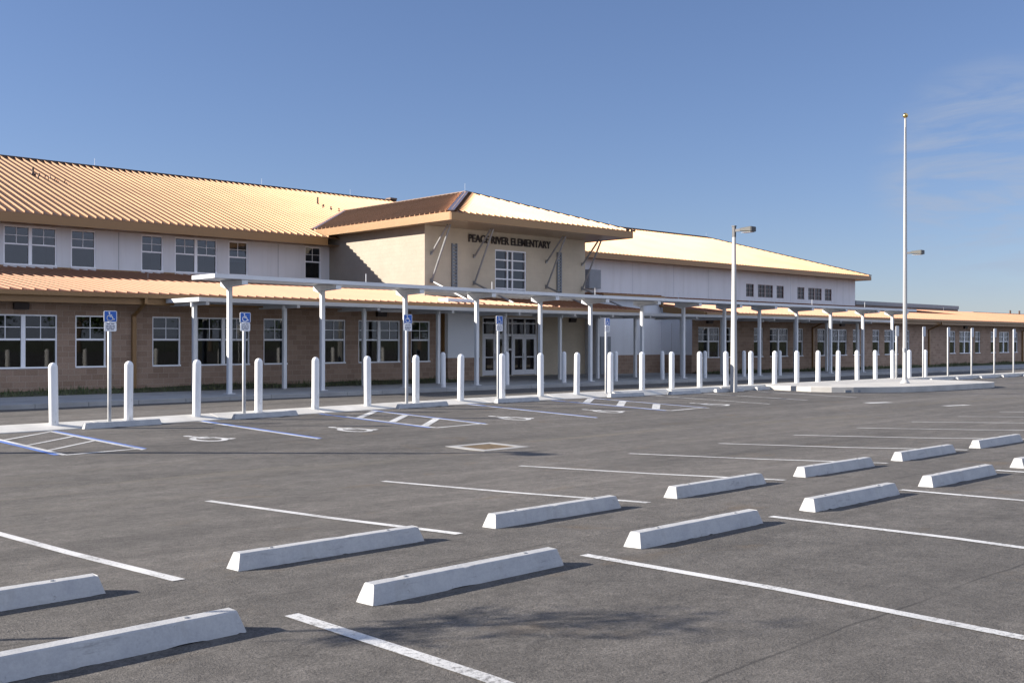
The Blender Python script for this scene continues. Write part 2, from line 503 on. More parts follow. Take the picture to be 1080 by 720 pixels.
def turf(u0, u1, label):
    b = MB(); us = frange(u0, u1, 1.0); nv = [35.2, 35.6, 36.1, 36.6, 37.04]
    hz = lambda u, v: zs(u) + ZC - .01 + .15 * ((v - 35.2) / 1.85) * (.75 + .35 * math.sin(u * .9) * math.sin(u * .23))
    vt = [(u, v, hz(u, v)) for v in nv for u in us]; n_ = len(us)
    b.add(vt, [(j * n_ + i, j * n_ + i + 1, (j + 1) * n_ + i + 1, (j + 1) * n_ + i) for j in range(4) for i in range(n_ - 1)])
    struct(b.build('lawn', M['lawn']), label + ' soil bed along the brick wall', 'lawn')
    g = MB()
    for i in range(int((u1 - u0) * 110)):
        u = random.uniform(u0, u1); v = 35.25 + 1.68 * random.random() ** .8
        h = random.uniform(.05, .15) * (1.35 if v > 36.4 else 1) * (.5 + .9 * abs(math.sin(u * 1.3) * math.sin(u * .31 + 1)))
        a = random.uniform(0, 6.28); w = random.uniform(.012, .03)
        z = hz(u, v) - .01
        dx, dy = math.cos(a) * w, math.sin(a) * w
        tx, ty = random.uniform(-.05, .05), random.uniform(-.05, .05)
        g.add([(u - dx, v - dy, z), (u + dx, v + dy, z), (u + tx, v + ty, z + h)], [(0, 1, 2)])
    tag(g.build('grass', M['grass']), label + ' weedy grass growing at the foot of the brick wall', 'grass', kind='stuff')
turf(-12, 30.3, 'left wing')
turf(49.1, 115, 'right wing')

# flagpole island
def arc(c, r, a0, a1, n):
    return [(c[0] + r * math.cos(R(a0 + (a1 - a0) * i / n)), c[1] + r * math.sin(R(a0 + (a1 - a0) * i / n))) for i in range(n + 1)]
isl = [(36.7, 24.62), (36.7, 22.5)] + [(36.75, 21.9), (37.1, 21.2), (37.7, 20.6), (38.6, 20.0), (39.7, 19.55), (40.9, 19.3), (43.5, 19.1), (46.2, 19.0)] + arc((46.9, 20.4), 1.4, -90, 0, 6) + [(48.3, 24.62)]
b = MB(); b.prism(isl, lambda u, v: zc(u) + ZC - .4, lambda u, v: max(zc(u), G(u, v) + .13) + ZC)
struct(b.build('traffic_island', M['concrete'], bevel=.02), 'raised pale concrete island around the flagpole', 'traffic island')
b = MB()
for s0, s1 in (((37.45, 20.82), (37.95, 20.44)),):
    d = Vector((s1[0] - s0[0], s1[1] - s0[1], 0)); n = Vector((-d.y, d.x, 0)).normalized() * -.012
    z0 = G(37.7, 20.6) + ZC
    b.hexa([(s0[0] + n.x * -3, s0[1] + n.y * -3, z0 + .01), (s0[0] - n.x * -1, s0[1] - n.y * -1, z0 + .01), (s1[0] - n.x * -1, s1[1] - n.y * -1, z0 + .01), (s1[0] + n.x * -3, s1[1] + n.y * -3, z0 + .01),
            (s0[0] + n.x * -3, s0[1] + n.y * -3, z0 + .11), (s0[0] - n.x * -1, s0[1] - n.y * -1, z0 + .11), (s1[0] - n.x * -1, s1[1] - n.y * -1, z0 + .11), (s1[0] + n.x * -3, s1[1] + n.y * -3, z0 + .11)])
tag(b.build('kerb_inlet', M['greymetal']), 'dark drain slot in the curved kerb of the island', 'kerb inlet')

# ------------------------------------------------------------------ painted markings
def marking(pts, w, lift=.005, mat='white_line', step=.3):
    """flat painted stripe following the asphalt"""
    b = MB()
    for (a, c) in zip(pts, pts[1:]):
        a = Vector(a); c = Vector(c); d = c - a; L = d.length
        nrm = Vector((-d.y, d.x)).normalized() * w / 2
        n = max(1, int(L / step))
        vs = []; fs = []
        for i in range(n + 1):
            q = a + d * (i / n)
            for s_ in (-1, 1):
                e = q + nrm * s_
                vs.append((e.x, e.y, G(e.x, e.y) + ZC + lift))
        for i in range(n):
            fs.append((2 * i, 2 * i + 2, 2 * i + 3, 2 * i + 1))
        b.add(vs, fs)
    return b
PITCH = 2.743
k = 0
for i in range(-2, 11):
    u = 3.51 + PITCH * i
    o = marking([(u, 7.37), (u, 12.32)], .102).build('parking_line', M['white_line'])
    struct(o, 'white stall line of the far bay row, %s from the left' % ORD[i + 2], 'parking line'); o['group'] = 'white stall lines of the far bay row'
for i in range(0, 9):
    u = 3.53 + PITCH * i
    o = marking([(u, 5.82), (u, .9)], .102).build('parking_line', M['white_line'])
    struct(o, 'white stall line of the near bay row, %s from the left' % ORD[i], 'parking line'); o['group'] = 'white stall lines of the near bay row'
def stall(u, tail, v0=18.55, v1=23.85, both=True, du=.0):
    b = marking([(u, v1), (u, v0)], .10)
    o = b.build('parking_line', M['white_line'])
    struct(o, 'white stall line %s' % tail, 'parking line')
    if both:
        o2 = marking([(u + .105 + du, v1 + .1), (u + .105 + du, v0 + .1)], .10, .004).build('parking_line', M['blue_line'])
        struct(o2, 'blue stall line %s' % tail, 'parking line')
def aisle(u0, u1, tail, vs, w, dv):
    b = marking([(u0, 23.6 - .9), (u0, 19.0), (u1, 19.15)], .10)
    for (va) in vs:
        bb = marking([(u0 + .05, va), (u1 - .05, va + dv)], w, .006)
        b.add(bb.v, bb.f)
    bb = marking([(u1, 23.8), (u1, 18.9)], .10, .007); b.add(bb.v, bb.f)
    struct(b.build('access_aisle', M['white_line']), 'white hatched access aisle %s' % tail, 'access aisle')
    for u, s in ((u0 - .105, 'left'), (u1 + .105, 'right')):
        o = marking([(u, 23.8), (u, 19.1)], .10, .004).build('parking_line', M['blue_line'])
        struct(o, 'blue line on the %s edge of the hatched aisle %s' % (s, tail), 'parking line')
aisle(6.9, 8.3, 'before the first accessible bay', (22.45, 21.1, 19.95), .09, 1.2)
aisle(15.4, 16.92, 'between the second and third accessible bays', (22.2, 20.8, 19.5), .19, 1.3)
aisle(24.2, 25.95, 'beside the last accessible bay', (22.4, 21.0, 19.6), .24, 1.3)
stall(11.9, 'between the two leftmost accessible bays')
stall(20.55, 'between the third and fourth accessible bays', 18.6)
stall(29.2, 'right of the last accessible bay', 18.9, 23.6, False)
stall(32.0, 'nearest the light pole', 19.2, 23.6, False)
stall(35.0, 'beside the flagpole island', 19.0, 23.2, False)

def stroke(b, pts, w, zf, closed=False):
    n = len(pts)
    for i in range(n - 1):
        a = Vector(pts[i]); c = Vector(pts[i + 1]); d = (c - a)
        if d.length < 1e-6: continue
        d.normalize(); nn = Vector((-d.y, d.x)) * w / 2
        a = a - d * w * .18; c = c + d * w * .18
        q = [a - nn, c - nn, c + nn, a + nn]
        b.add([(x.x, x.y, zf(x)) for x in q], [(0, 1, 2, 3)])
def symbol2d():
    strokes = []
    strokes.append([(-.10, .27), (-.07, -.02), (.17, -.02), (.28, -.33), (.40, -.28)])
    strokes.append([(-.085, .12), (.13, .12)])
    strokes.append([(-.14 + 0 + .29 * math.cos(R(a)) + .09, -.16 + .29 * math.sin(R(a))) for a in range(118, 345, 16)])
    disc = [(-.12 + .085 * math.cos(R(a)), .38 + .085 * math.sin(R(a))) for a in range(0, 360, 30)]
    return strokes, disc
def symbol(b, zf, tr, w):
    st, disc = symbol2d()
    for s_ in st: stroke(b, [tr(*p) for p in s_], w, zf)
    q = [Vector(tr(*p)) for p in disc]
    b.add([(x.x, x.y, zf(x)) for x in q], [tuple(range(len(q)))])
for i, (u, v, t_) in enumerate(((10.2, 20.2, 'first'), (13.65, 19.95, 'second'), (18.65, 19.95, 'third'), (22.4, 20.05, 'fourth'), (27.4, 19.95, 'fifth'))):
    b = MB()
    symbol(b, lambda x: G(x.x, x.y) + ZC + .005, lambda x, y: (u + x * 1.0, v + y * 1.5), .13)
    o = struct(b.build('accessible_symbol', M['white_line']), 'white wheelchair symbol painted in the %s accessible bay from the left' % t_, 'pavement symbol')
    o['group'] = 'wheelchair symbols on the asphalt'
for pts, l in ((((32.45, 17.25), (33.45, 16.95)), 'farther'), (((33.2, 14.95), (34.2, 14.62)), 'nearer')):
    struct(marking(pts, .34, .006).build('lane_dash', M['white_line']), 'short white lane dash on the asphalt, the %s of two' % l, 'lane dash')

# drain
d = empty('storm_drain', (13.7, 15.3, G(13.7, 15.3) + ZC), 'square rusty storm drain grate in a pale concrete collar', 'storm drain')
b = MB(); z = G(13.7, 15.3) + ZC
for (a0, a1, c0, c1) in ((13.1, 14.3, 14.72, 14.9), (13.1, 14.3, 15.7, 15.88), (13.1, 13.28, 14.9, 15.7), (14.12, 14.3, 14.9, 15.7)):
    b.box(a0, a1, c0, c1, z - .1, z + .012)
b.build('collar', M['walk'], d)
b = MB()
for i in range(12):
    u = 13.3 + i * .072
    b.box(u, u + .042, 14.9, 15.7, z - .05, z + .008)
for v in (15.05, 15.3, 15.55): b.box(13.28, 14.12, v - .015, v + .015, z - .04, z + .005)
b.build('grate', M['rust'], d)
b = MB(); b.box(13.28, 14.12, 14.9, 15.7, z - .3, z + .0035); b.build('pit', M['hole'], d)

# ------------------------------------------------------------------ wheel stops
def wheel_stop():
    t = empty('wheel_stop', (0, 0, 0))
    b = MB()
    L = 1.83; h = .135; n = 14
    for i in range(n):
        pass
    prof = [(-.095, 0), (-.088, .03), (-.055, h - .008), (-.047, h), (.047, h), (.055, h - .008), (.088, .03), (.095, 0)]
    xs = [0, .004, .045] + [L * j / 26 for j in range(1, 26)] + [L - .045, L - .004, L]
    vs = []
    for j, x in enumerate(xs):
        e = 1
        for (v, z_) in prof:
            xx = x
            if j <= 1: xx = x + .040 * z_ / h
            if j >= len(xs) - 2: xx = x - .040 * z_ / h
            jit = random.uniform(-.0009, .0009)
            chip = random.random() < .035 and abs(v) in (.055, .047)
            vs.append((xx, v * (.97 if chip else 1) + jit, z_ + (random.uniform(-.0007, .0007) - (.004 if chip else 0) if z_ > .1 else (random.random() ** 2 * .016 if z_ == 0 else 0))))
    m_ = len(prof)
    fs = []
    for j in range(len(xs) - 1):
        for q in range(m_ - 1):
            fs.append((j * m_ + q, j * m_ + q + 1, (j + 1) * m_ + q + 1, (j + 1) * m_ + q))
    fs.append(tuple(range(m_))[::-1]); fs.append(tuple(range((len(xs) - 1) * m_, len(xs) * m_)))
    fs = [f[::-1] for f in fs]
    b.add(vs, fs)
    b.build('bar', M['stop'], t, bevel=.006)
    for x in (.34, 1.49):
        p = MB(); p.lathe([(.016, 0), (.016, .006), (.008, .008)], (x, 0, h - .001), 10)
        p.build('anchor_pin', M['steel'], t)
    return t
protos = [wheel_stop() for _ in range(4)]; used = [0]
def put_stop(u, v, label, group, rz=0):
    o = protos[used[0]] if used[0] < 4 else copy_tree(protos[(used[0] * 3 + used[0] // 4) % 4])
    used[0] += 1
    za, zb = G(u, v), G(u + 1.83, v)
    o.location = (u, v, za + ZC - .004)
    o.rotation_euler = (0, -math.atan((zb - za) / 1.83), rz)
    tag(o, label, 'wheel stop', group)
for i, u in enumerate([1.29, 4.03, 6.78, 9.56, 12.2, 14.97, 17.7]):
    put_stop(u, 5.735 + random.uniform(-.01, .01), 'white concrete wheel stop in the near row, %s from the left' % ORD[i], 'wheel stops of the near row', R(random.uniform(-.5, .5)))
for i, u in enumerate([1.12, 3.98, 6.68, 9.46, 12.18, 14.89, 17.62]):
    put_stop(u, 7.43 + random.uniform(-.01, .01), 'white concrete wheel stop in the second row, %s from the left' % ORD[i], 'wheel stops of the second row', R(random.uniform(-.5, .5)))
hc = [9.05, 12.78, 17.9, 21.69, 26.95, 30.2, 33.0, 35.75]
for i, u in enumerate(hc):
    put_stop(u, 23.84 - (.05 if u > 30 else 0), 'white concrete wheel stop against the bollard kerb, %s from the left' % ORD[i], 'wheel stops along the bollard kerb')
for i, u in enumerate([51.2, 54.2, 57.15, 60.05, 63.0]):
    put_stop(u, 23.78, 'far wheel stop on the kerb beyond the island, %s from the island' % ORD[i], 'wheel stops beyond the island')

# ------------------------------------------------------------------ bollards
def bollard():
    b = MB(); r = .101; h = 1.275
    prof = [(r, -.05), (r, h)] + [(r * math.cos(R(a)), h + .11 * math.sin(R(a))) for a in (18, 36, 54, 70, 82)]
    b.lathe(prof, n=28)
    return b.build('bollard', M['bollard'], smooth=True, loc=(0, 0, 0), angle=60)
bp = bollard(); first = True
def put_bollard(u, v, z, label, group):
    global first
    o = bp if first else bp.copy()
    if not first: COL.objects.link(o)
    first = False
    o.location = (u, v, z); o.rotation_euler = (R(random.uniform(-.7, .7)), R(random.uniform(-.7, .7)), random.uniform(0, 6))
    tag(o, label, 'bollard', group)
for i in range(26):
    u = 8.61 + 1.7325 * i
    put_bollard(u, 24.4, zc(u) + ZC, 'white round-topped bollard in the sunlit front row, %s from the left' % ORD[i], 'front row of bollards')
for i in range(8):
    u = 26.21 + 3.44 * i
    put_bollard(u, 31.9, zs(u) + ZC, 'white bollard by the canopy posts across the drive, %s from the left' % ORD[i], 'bollards across the drive')

# ------------------------------------------------------------------ accessible parking signs
def sign(blue):
    t = empty('parking_sign', (0, 0, 0))
    b = MB(); b.lathe([(.045, -.05), (.045, 2.52), (.03, 2.54)], n=10); b.build('post', M['steel'], t, smooth=True)
    def plate(name, z0, z1, mat, w=.152):
        q = MB(); pts = []
        rr = .03
        for cx_, cz_, a0 in ((w - rr, z0 + rr, -90), (w - rr, z1 - rr, 0), (-w + rr, z1 - rr, 90), (-w + rr, z0 + rr, 180)):
            for a in (0, 30, 60, 90): pts.append((cx_ + rr * math.cos(R(a0 + a)), cz_ + rr * math.sin(R(a0 + a))))
        n = len(pts)
        vs = [(x, -.056, z_) for x, z_ in pts] + [(x, -.048, z_) for x, z_ in pts]
        fs = [tuple(range(n)), tuple(range(2 * n - 1, n - 1, -1))] + [((i + 1) % n, i, i + n, (i + 1) % n + n) for i in range(n)]
        q.add(vs, fs)
        return q.build(name, mat, t)
    if blue:
        pl = plate('border_panel', 2.305, 2.57, M['signwhite'])
        q = MB(); q.box(-.138, .138, -.0585, -.0562, 2.32, 2.556); q.build('blue_field', M['signblue'], pl)
        q = MB()
        st, disc = symbol2d()
        def zf(x): return 0
        bb = MB(); symbol(bb, lambda x: 0, lambda x, y: (x * .235, y * .225), .021)
        q.add([(x, -.0605, 2.438 + y) for x, y, _ in bb.v], bb.f)
        q.build('wheelchair_symbol', M['signwhite'], pl)
        p2 = plate('notice_panel', 2.09, 2.30, M['signwhite'], .142)
        q = MB()
        for z_, segs in ((2.255, ((-.09, -.01), (.01, .09))), (2.205, ((-.1, -.045), (-.03, .03), (.045, .1))), (2.165, ((-.1, -.06), (-.045, .045), (.06, .1))), (2.125, ((-.08, -.02), (0, .08)))):
            for a, c in segs: q.box(a, c, -.0585, -.0562, z_, z_ + .022)
        q.build('print', M['signmark'], p2)
    else:
        p2 = plate('notice_panel', 2.06, 2.56, M['signgrey'], .155)
    return t
for i, u in enumerate([9.78, 13.25, 18.47, 22.07, 27.15]):
    if i == 0: sp = o = sign(True)
    else: o = copy_tree(sp)
    o.location = (u, 24.15, zc(u) + ZC); o.rotation_euler = (0, 0, R((-2, 1.5, -1, 4, 9)[i]))
    tag(o, 'blue wheelchair parking sign on a steel post, %s from the left' % ORD[i], 'parking sign', 'blue accessible parking signs')
for i, u in enumerate([48.33, 51.17, 53.99, 56.89, 59.89, 62.6]):
    if i == 0: sg = o = sign(False)
    else: o = copy_tree(sg)
    o.location = (u, 24.15, zc(u) + ZC)
    tag(o, 'plain grey sign plate on a thin post, %s beyond the flagpole' % ORD[i], 'sign', 'grey signs beyond the flagpole')

# ------------------------------------------------------------------ flagpole and lamp posts
fz = zc(43.3) + ZC + .01
fp = empty('flagpole', (43.0, 21.1, fz), 'tall white flagpole with a gold ball on the concrete island', 'flagpole')
b = MB(); b.lathe([(.088, 0), (.086, 3), (.072, 7), (.045, 11.28), (.035, 11.38)], (43.0, 21.1, fz), 16); b.build('pole', M['polewhite'], fp, smooth=True)
b = MB(); b.lathe([(.2, 0), (.19, .03), (.12, .12), (.095, .16)], (43.0, 21.1, fz), 18); b.build('base_collar', M['polewhite'], fp, smooth=True)
b = MB(); b.lathe([(.11 * math.sin(R(a)) + .001, 11.5 - .11 * math.cos(R(a))) for a in range(0, 181, 15)], (43.0, 21.1, fz), 18); b.build('ball_finial', M['gold'], fp, smooth=True)
b = MB(); b.tube([(42.9, 21.1, fz + 1.5), (42.9, 21.1, fz + 6), (42.94, 21.1, fz + 11)], .005, 5); b.box(42.85, 42.915, 21.07, 21.13, fz + 1.35, fz + 1.5); b.build('halyard', M['post'], fp)

def lamp_post(u, v, z, label, square=.105, group='lamp posts of the parking lot'):
    t = empty('lamp_post', (u, v, z), label, 'lamp post', group)
    b = MB(); w0, w1, h = square, .055, 6.0
    b.hexa([(u - w0, v - w0, z - .1), (u + w0, v - w0, z - .1), (u + w0, v + w0, z - .1), (u - w0, v + w0, z - .1),
            (u - w1, v - w1, z + h), (u + w1, v - w1, z + h), (u + w1, v + w1, z + h), (u - w1, v + w1, z + h)])
    b.build('pole', M['polewhite'], t, bevel=.012)
    b = MB(); b.box(u - .055, u + .055, v - .055, v + .055, z + h, z + h + .42); b.box(u - .07, u + .07, v - .07, v + .07, z + h + .4, z + h + .44)
    b.build('pole_cap', M['fixture'], t)
    b = MB(); b.beam((u, v - .05, z + h + .25), (u, v - .34, z + h + .25), .07, .1); b.build('arm', M['fixture'], t)
    b = MB(); v0, v1 = v - .34, v - .88; zz = z + h + .25
    b.hexa([(u - .17, v1, zz - .10), (u + .17, v1, zz - .10), (u + .12, v0, zz - .06), (u - .12, v0, zz - .06),
            (u - .17, v1, zz + .10), (u + .17, v1, zz + .10), (u + .12, v0, zz + .07), (u - .12, v0, zz + .07)])
    hd = b.build('lamp_head', M['head'], t, bevel=.02)
    b = MB(); b.box(u - .13, u + .13, v1 + .05, v0 - .06, zz - .118, zz - .102); b.build('lens', M['lens'], hd)
    b = MB(); b.box(u - .155, u + .155, v1 - .012, v1 - .001, zz - .085, zz + .085); b.build('end_cover', M['fixture'], hd)
    return t
lamp_post(33.9, 23.55, G(33.9, 23.55) + ZC, 'square white lamp post behind the wheel stops, before the bollards')
lamp_post(48.3, 23.7, G(48.12, 23.9) + ZC, 'white lamp post just behind the flagpole', .09)
lamp_post(1.35, 24.05, zc(1.35) + ZC, 'white lamp post on the kerb left of the accessible bays')

# ------------------------------------------------------------------ canopies
def chan(name, u0, u1, v0, v1, top, th, mat, parent, extra=0):
    b = MB()
    us = frange(u0, u1, 4)
    for a, c in zip(us, us[1:]):
        b.prism([(a, v0), (c, v0), (c, v1), (a, v1)], lambda u, v: top(u) + ZC - th, lambda u, v: top(u) + ZC)
    # raised rim gutters along both long edges
    return b.build(name, mat, parent)
upz = lambda u: lerp([(16, 2.15), (27.5, 2.07), (34, 2.02), (50, 2.01), (66, 2.03)], u)
loz = lambda u: lerp([(16, 1.46), (29, 1.37), (37, 1.36), (54, 1.40), (67, 1.36)], u)
cz = zs(40) + ZC
hi = empty('tall_canopy', (40, 32.5, cz), 'long thin white canopy on tall single posts over the pavement edge', 'canopy')
def slab(parent, u0, u1, v0, v1, top, th):
    b = MB(); us = frange(u0, u1, 3.5)
    def seg(a, c, va, vb, zt, zb):
        b.prism([(a, va), (c, va), (c, vb), (a, vb)], lambda u, v: top(u) + ZC + zb, lambda u, v: top(u) + ZC + zt)
    for a, c in zip(us, us[1:]):
        seg(a, c, v0 + .09, v1 - .09, -.035, -th + .012)      # deck
        seg(a, c, v0, v0 + .09, 0, -th); seg(a, c, v1 - .09, v1, 0, -th)   # edge beams
    seg(u0 - .09, u0, v0, v1, 0, -th); seg(u1, u1 + .09, v0, v1, 0, -th)
    return b.build('canopy_roof', M['canopy'], parent)
slab(hi, 16.25, 65.5, 31.4, 33.02, upz, .135)
TALL = [17.28, 20.99, 24.78, 28.49, 32.2, 35.45, 39.15, 42.4, 45.92, 49.2, 52.96, 56.74, 60.62, 64.46]
for u in TALL:
    b = MB(); zb = zs(u) + ZC; zt = upz(u) + ZC - .135
    b.box(u - .073, u + .073, 32.427, 32.573, zb, zt - .02); 
    po = b.build('post', M['post'], hi, bevel=.008)
    b = MB(); b.box(u - .15, u + .15, 32.35, 32.65, zb, zb + .02); b.build('base_plate', M['post'], po)
    b = MB(); w_ = .085
    for v0_, v1_, d0, d1 in ((31.5, 32.43, .17, .21), (32.43, 32.62, .21, .27), (32.62, 32.99, .27, .17)):
        b.hexa([(u - w_, v0_, zt - d0), (u + w_, v0_, zt - d0), (u + w_, v1_, zt - d1), (u - w_, v1_, zt - d1),
                (u - w_, v0_, zt - .002), (u + w_, v0_, zt - .002), (u + w_, v1_, zt - .002), (u - w_, v1_, zt - .002)])
    b.box(u - .11, u + .11, 31.44, 31.498, zt - .17, zt - .02)
    b.build('bracket_arm', M['post'], hi)
for u in (23.2, 29.7, 36.2, 42.5, 48.8, 55.3, 61.6):
    b = MB(); zt = upz(u) + ZC; b.tube([(u, 32.9, zt - .01), (u, 32.9, zt + .42)], .012, 5); b.build('lightning_rod', M['post'], hi)
lo = empty('low_canopy', (40, 34.6, cz), 'lower flat white canopy between the posts and the school wall', 'canopy')
slab(lo, 16.75, 66.6, 33.5, 36.55, loz, .14)
SHORT = [17.04, 20.67, 24.31, 28.14, 32.0, 35.6, 38.28, 41.14, 45.0, 48.66, 52.4, 56.2, 59.94, 63.79]
for u in SHORT:
    b = MB(); zb = zs(u) + ZC; zt = loz(u) + ZC - .14
    b.box(u - .07, u + .07, 34.53, 34.67, zb, zt - .003)
    b.build('post', M['post'], lo, bevel=.008)
    b = MB(); b.box(u - .06, u + .06, 33.6, 36.4, zt - .11, zt + .008); b.build('cross_beam', M['canopy'], lo)
    b = MB(); b.lathe([(.035, 0), (.065, -.02), (.065, -.17), (.05, -.18)][::-1], (u - .28, 34.2, zt - .005), 12)
    b.build('lamp', M['post'], lo, smooth=True)
for u in (26.2, 33.9, 37.0, 40.4, 43.1, 47.0, 50.5, 54.3, 58.2, 62.0):
    b = MB(); zt = loz(u) + ZC - .14; b.box(u - .55, u + .55, 35.3, 35.5, zt - .09, zt + .005); b.build('strip_lamp', M['canopy'], lo)

# ------------------------------------------------------------------ school building
SB = empty('school_building', (40, 45, zs(40) + ZC), 'brown and white school with copper-tan metal roofs and a central entrance tower', 'school')
def part(b, name, mat, label=None, parent=None, **kw):
    o = b.build(name, mat, parent or SB, **kw)
    if label: o['label'] = label
    return o
def wall_front(b, u0, u1, z0, z1, V, holes, depth=.14, mi=0):
    """wall plane facing the lot at V with real openings and reveals"""
    us = sorted(set([u0, u1] + [h[0] for h in holes] + [h[1] for h in holes]))
    zz = sorted(set([z0, z1] + [h[2] for h in holes] + [h[3] for h in holes]))
    for a, c in zip(us, us[1:]):
        for p, q in zip(zz, zz[1:]):
            mu, mz = (a + c) / 2, (p + q) / 2
            if any(h[0] < mu < h[1] and h[2] < mz < h[3] for h in holes): continue
            b.quad((a, V, p + ZC), (c, V, p + ZC), (c, V, q + ZC), (a, V, q + ZC), mi)
    for h in holes:
        a, c, p, q = h[0], h[1], h[2] + ZC, h[3] + ZC
        W = V + depth
        b.quad((a, V, p), (a, W, p), (c, W, p), (c, V, p), mi)
        b.quad((a, V, q), (c, V, q), (c, W, q), (a, W, q), mi)
        b.quad((a, V, p), (a, V, q), (a, W, q), (a, W, p), mi)
        b.quad((c, V, p), (c, W, p), (c, W, q), (c, V, q), mi)
def sash_window(u0, u1, z0, z1, V, gmat, units=1, fm='frame', style='hung', fw=.05, mw=.14, sill=True, room=None):
    b = MB(); g = MB(); z0 += ZC; z1 += ZC
    y0, y1 = V + .035, V + .115
    b.box(u0, u1, y0, y1, z1 - fw, z1); b.box(u0, u1, y0 - (.07 if sill else 0), y1, z0, z0 + fw * 1.15)
    b.box(u0, u0 + fw, y0, y1, z0 + fw * 1.15, z1 - fw); b.box(u1 - fw, u1, y0, y1, z0 + fw * 1.15, z1 - fw)
    n = units
    wu = (u1 - u0 - (n - 1) * mw) / n
    for i in range(n):
        a = u0 + i * (wu + mw); c = a + wu
        if i: b.box(a - mw, a, y0 + .004, y1, z0 + fw * 1.15, z1 - fw)
        la = a + (fw if i == 0 else .015); lc = c - (fw if i == n - 1 else .015)
        zb, zt = z0 + fw * 1.15, z1 - fw
        if style == 'hung':
            zm = zb + (zt - zb) * .54
            b.box(la, lc, y0 + .015, y1 - .01, zm - .032, zm + .032)
            um = (la + lc) / 2
            b.box(um - .013, um + .013, y0 + .03, y1 - .03, zm + .032, zt)
            zq = (zm + .032 + zt) / 2
            b.box(la, um - .013, y0 + .03, y1 - .03, zq - .012, zq + .012); b.box(um + .013, lc, y0 + .03, y1 - .03, zq - .012, zq + .012)
            g.box(la, lc, y1 - .035, y1 - .012, zm + .032, zt); g.box(la, lc, y1 - .022, y1 - .003, zb, zm - .032)
        elif style == 'grid':
            um = (la + lc) / 2
            b.box(um - .018, um + .018, y0 + .02, y1 - .03, zb, zt)
            for q in (1, 2):
                zq = zb + (zt - zb) * q / 3
                b.box(la, um - .018, y0 + .022, y1 - .03, zq - .014, zq + .014); b.box(um + .018, lc, y0 + .022, y1 - .03, zq - .014, zq + .014)
            g.box(la, lc, y1 - .025, y1 - .005, zb, zt)
    w = part(b, 'window', M[fm])
    g.build('pane', gmat, w)
    if room:
        q = MB(); a, c, f0, f1, p_, k_ = u0 + .01, u1 - .01, V + .145, V + 1.5, z0 - .3, z1 + .25
        q.quad((a - .6, f1, p_), (c + .6, f1, p_), (c + .6, f1, k_), (a - .6, f1, k_))
        q.quad((a, f0, p_), (c, f0, p_), (c + .6, f1, p_), (a - .6, f1, p_)); q.quad((a, f0, k_), (a - .6, f1, k_), (c + .6, f1, k_), (c, f0, k_))
        q.quad((a, f0, p_), (a - .6, f1, p_), (a - .6, f1, k_), (a, f0, k_)); q.quad((c, f0, p_), (c, f0, k_), (c + .6, f1, k_), (c + .6, f1, p_))
        q.build('interior', M['roompink' if room == 'pink' else 'room'], w)
        rr = WR_.random()
        if room == 'pink' and rr < .8:
            q = MB()
            n_ = 18; x0_, x1_ = (u0 + .05, u0 + (u1 - u0) * WR_.uniform(.4, .95)) 
            for e in range(n_):
                xa, xb = x0_ + (x1_ - x0_) * e / n_, x0_ + (x1_ - x0_) * (e + 1) / n_
                ya, yb = V + .3 + .04 * (e % 2), V + .3 + .04 * ((e + 1) % 2)
                zz_ = z0 + (z1 - z0) * .62
                q.quad((xa, ya, z0 + .1), (xb, yb, z0 + .1), (xb, yb, zz_), (xa, ya, zz_))
            q.build('curtain', M['curtain'], w)
        elif rr < .45:
            q = MB(); fr_ = WR_.uniform(.15, .6)
            top = z1 - .05; n_ = int((z1 - z0) * fr_ / .05)
            for e in range(n_): q.box(u0 + .05, u1 - .05, V + .2, V + .225, top - .05 * (e + 1) + .006, top - .05 * e)
            q.build('blind', M['blind'], w)
        elif rr < .62:
            q = MB(); x_ = WR_.uniform(u0 + .15, u1 - .5); zq_ = WR_.uniform(z0 + .9, z1 - .5)
            q.box(x_, x_ + .24, V + .16, V + .164, zq_, zq_ + .34); q.build('pinned_paper', M['paper'], w)
    return w

WR_ = random.Random(5)
ZB = -2.25
# --- brick wings, ground floor
WL = []
def group_l(o):
    WL.extend([(o + 16.57, o + 17.67, 1), (o + 18.33, o + 20.55, 2), (o + 21.16, o + 22.24, 1)])
for o in (-14.76, -7.38, 0, 7.38): group_l(o)
WR = [(49.68, 51.8, 2), (52.5, 53.56, 1)]
for o in (55.4, 62.9, 70.42): WR += [(o, o + 1.02, 1), (o + 1.78, o + 3.88, 2), (o + 4.72, o + 5.72, 1)]
for o in (83.06, 91.0, 98.5, 106.0): WR += [(o, o + 1.02, 1), (o + 1.78, o + 3.9, 2), (o + 4.8, o + 5.82, 1)]
HZ = (-1.0, .84)
b = MB(); wall_front(b, -12, 30.3, ZB, 1.55, 37.0, [(a, c, *HZ) for a, c, n in WL])
b.quad((30.3, 37, ZB + ZC), (30.3, 40.3, ZB + ZC), (30.3, 40.3, 1.5 + ZC), (30.3, 37, 1.5 + ZC)); b.quad((-12, 60, ZB + ZC), (-12, 37, ZB + ZC), (-12, 37, 1.5 + ZC), (-12, 60, 1.5 + ZC))
part(b, 'wall', M['brick'], 'brown block wall of the left wing')
b = MB(); wall_front(b, 49.1, 128, ZB, 1.55, 37.0, [(a, c, -1.04, .78) for a, c, n in WR])
b.quad((128, 37, ZB + ZC), (128, 60, ZB + ZC), (128, 60, 1.5 + ZC), (128, 37, 1.5 + ZC))
part(b, 'wall', M['brick'], 'brown block wall of the right wing')
for i, (a, c, n) in enumerate(WL):
    sash_window(a, c, HZ[0], HZ[1], 37.0, M['thin'], n, room='dim' if a < 22.5 else 'pink')
for i, (a, c, n) in enumerate(WR):
    sash_window(a, c, -1.04, .78, 37.0, M['thin'], n, room='pink' if a < 76 else 'dim')
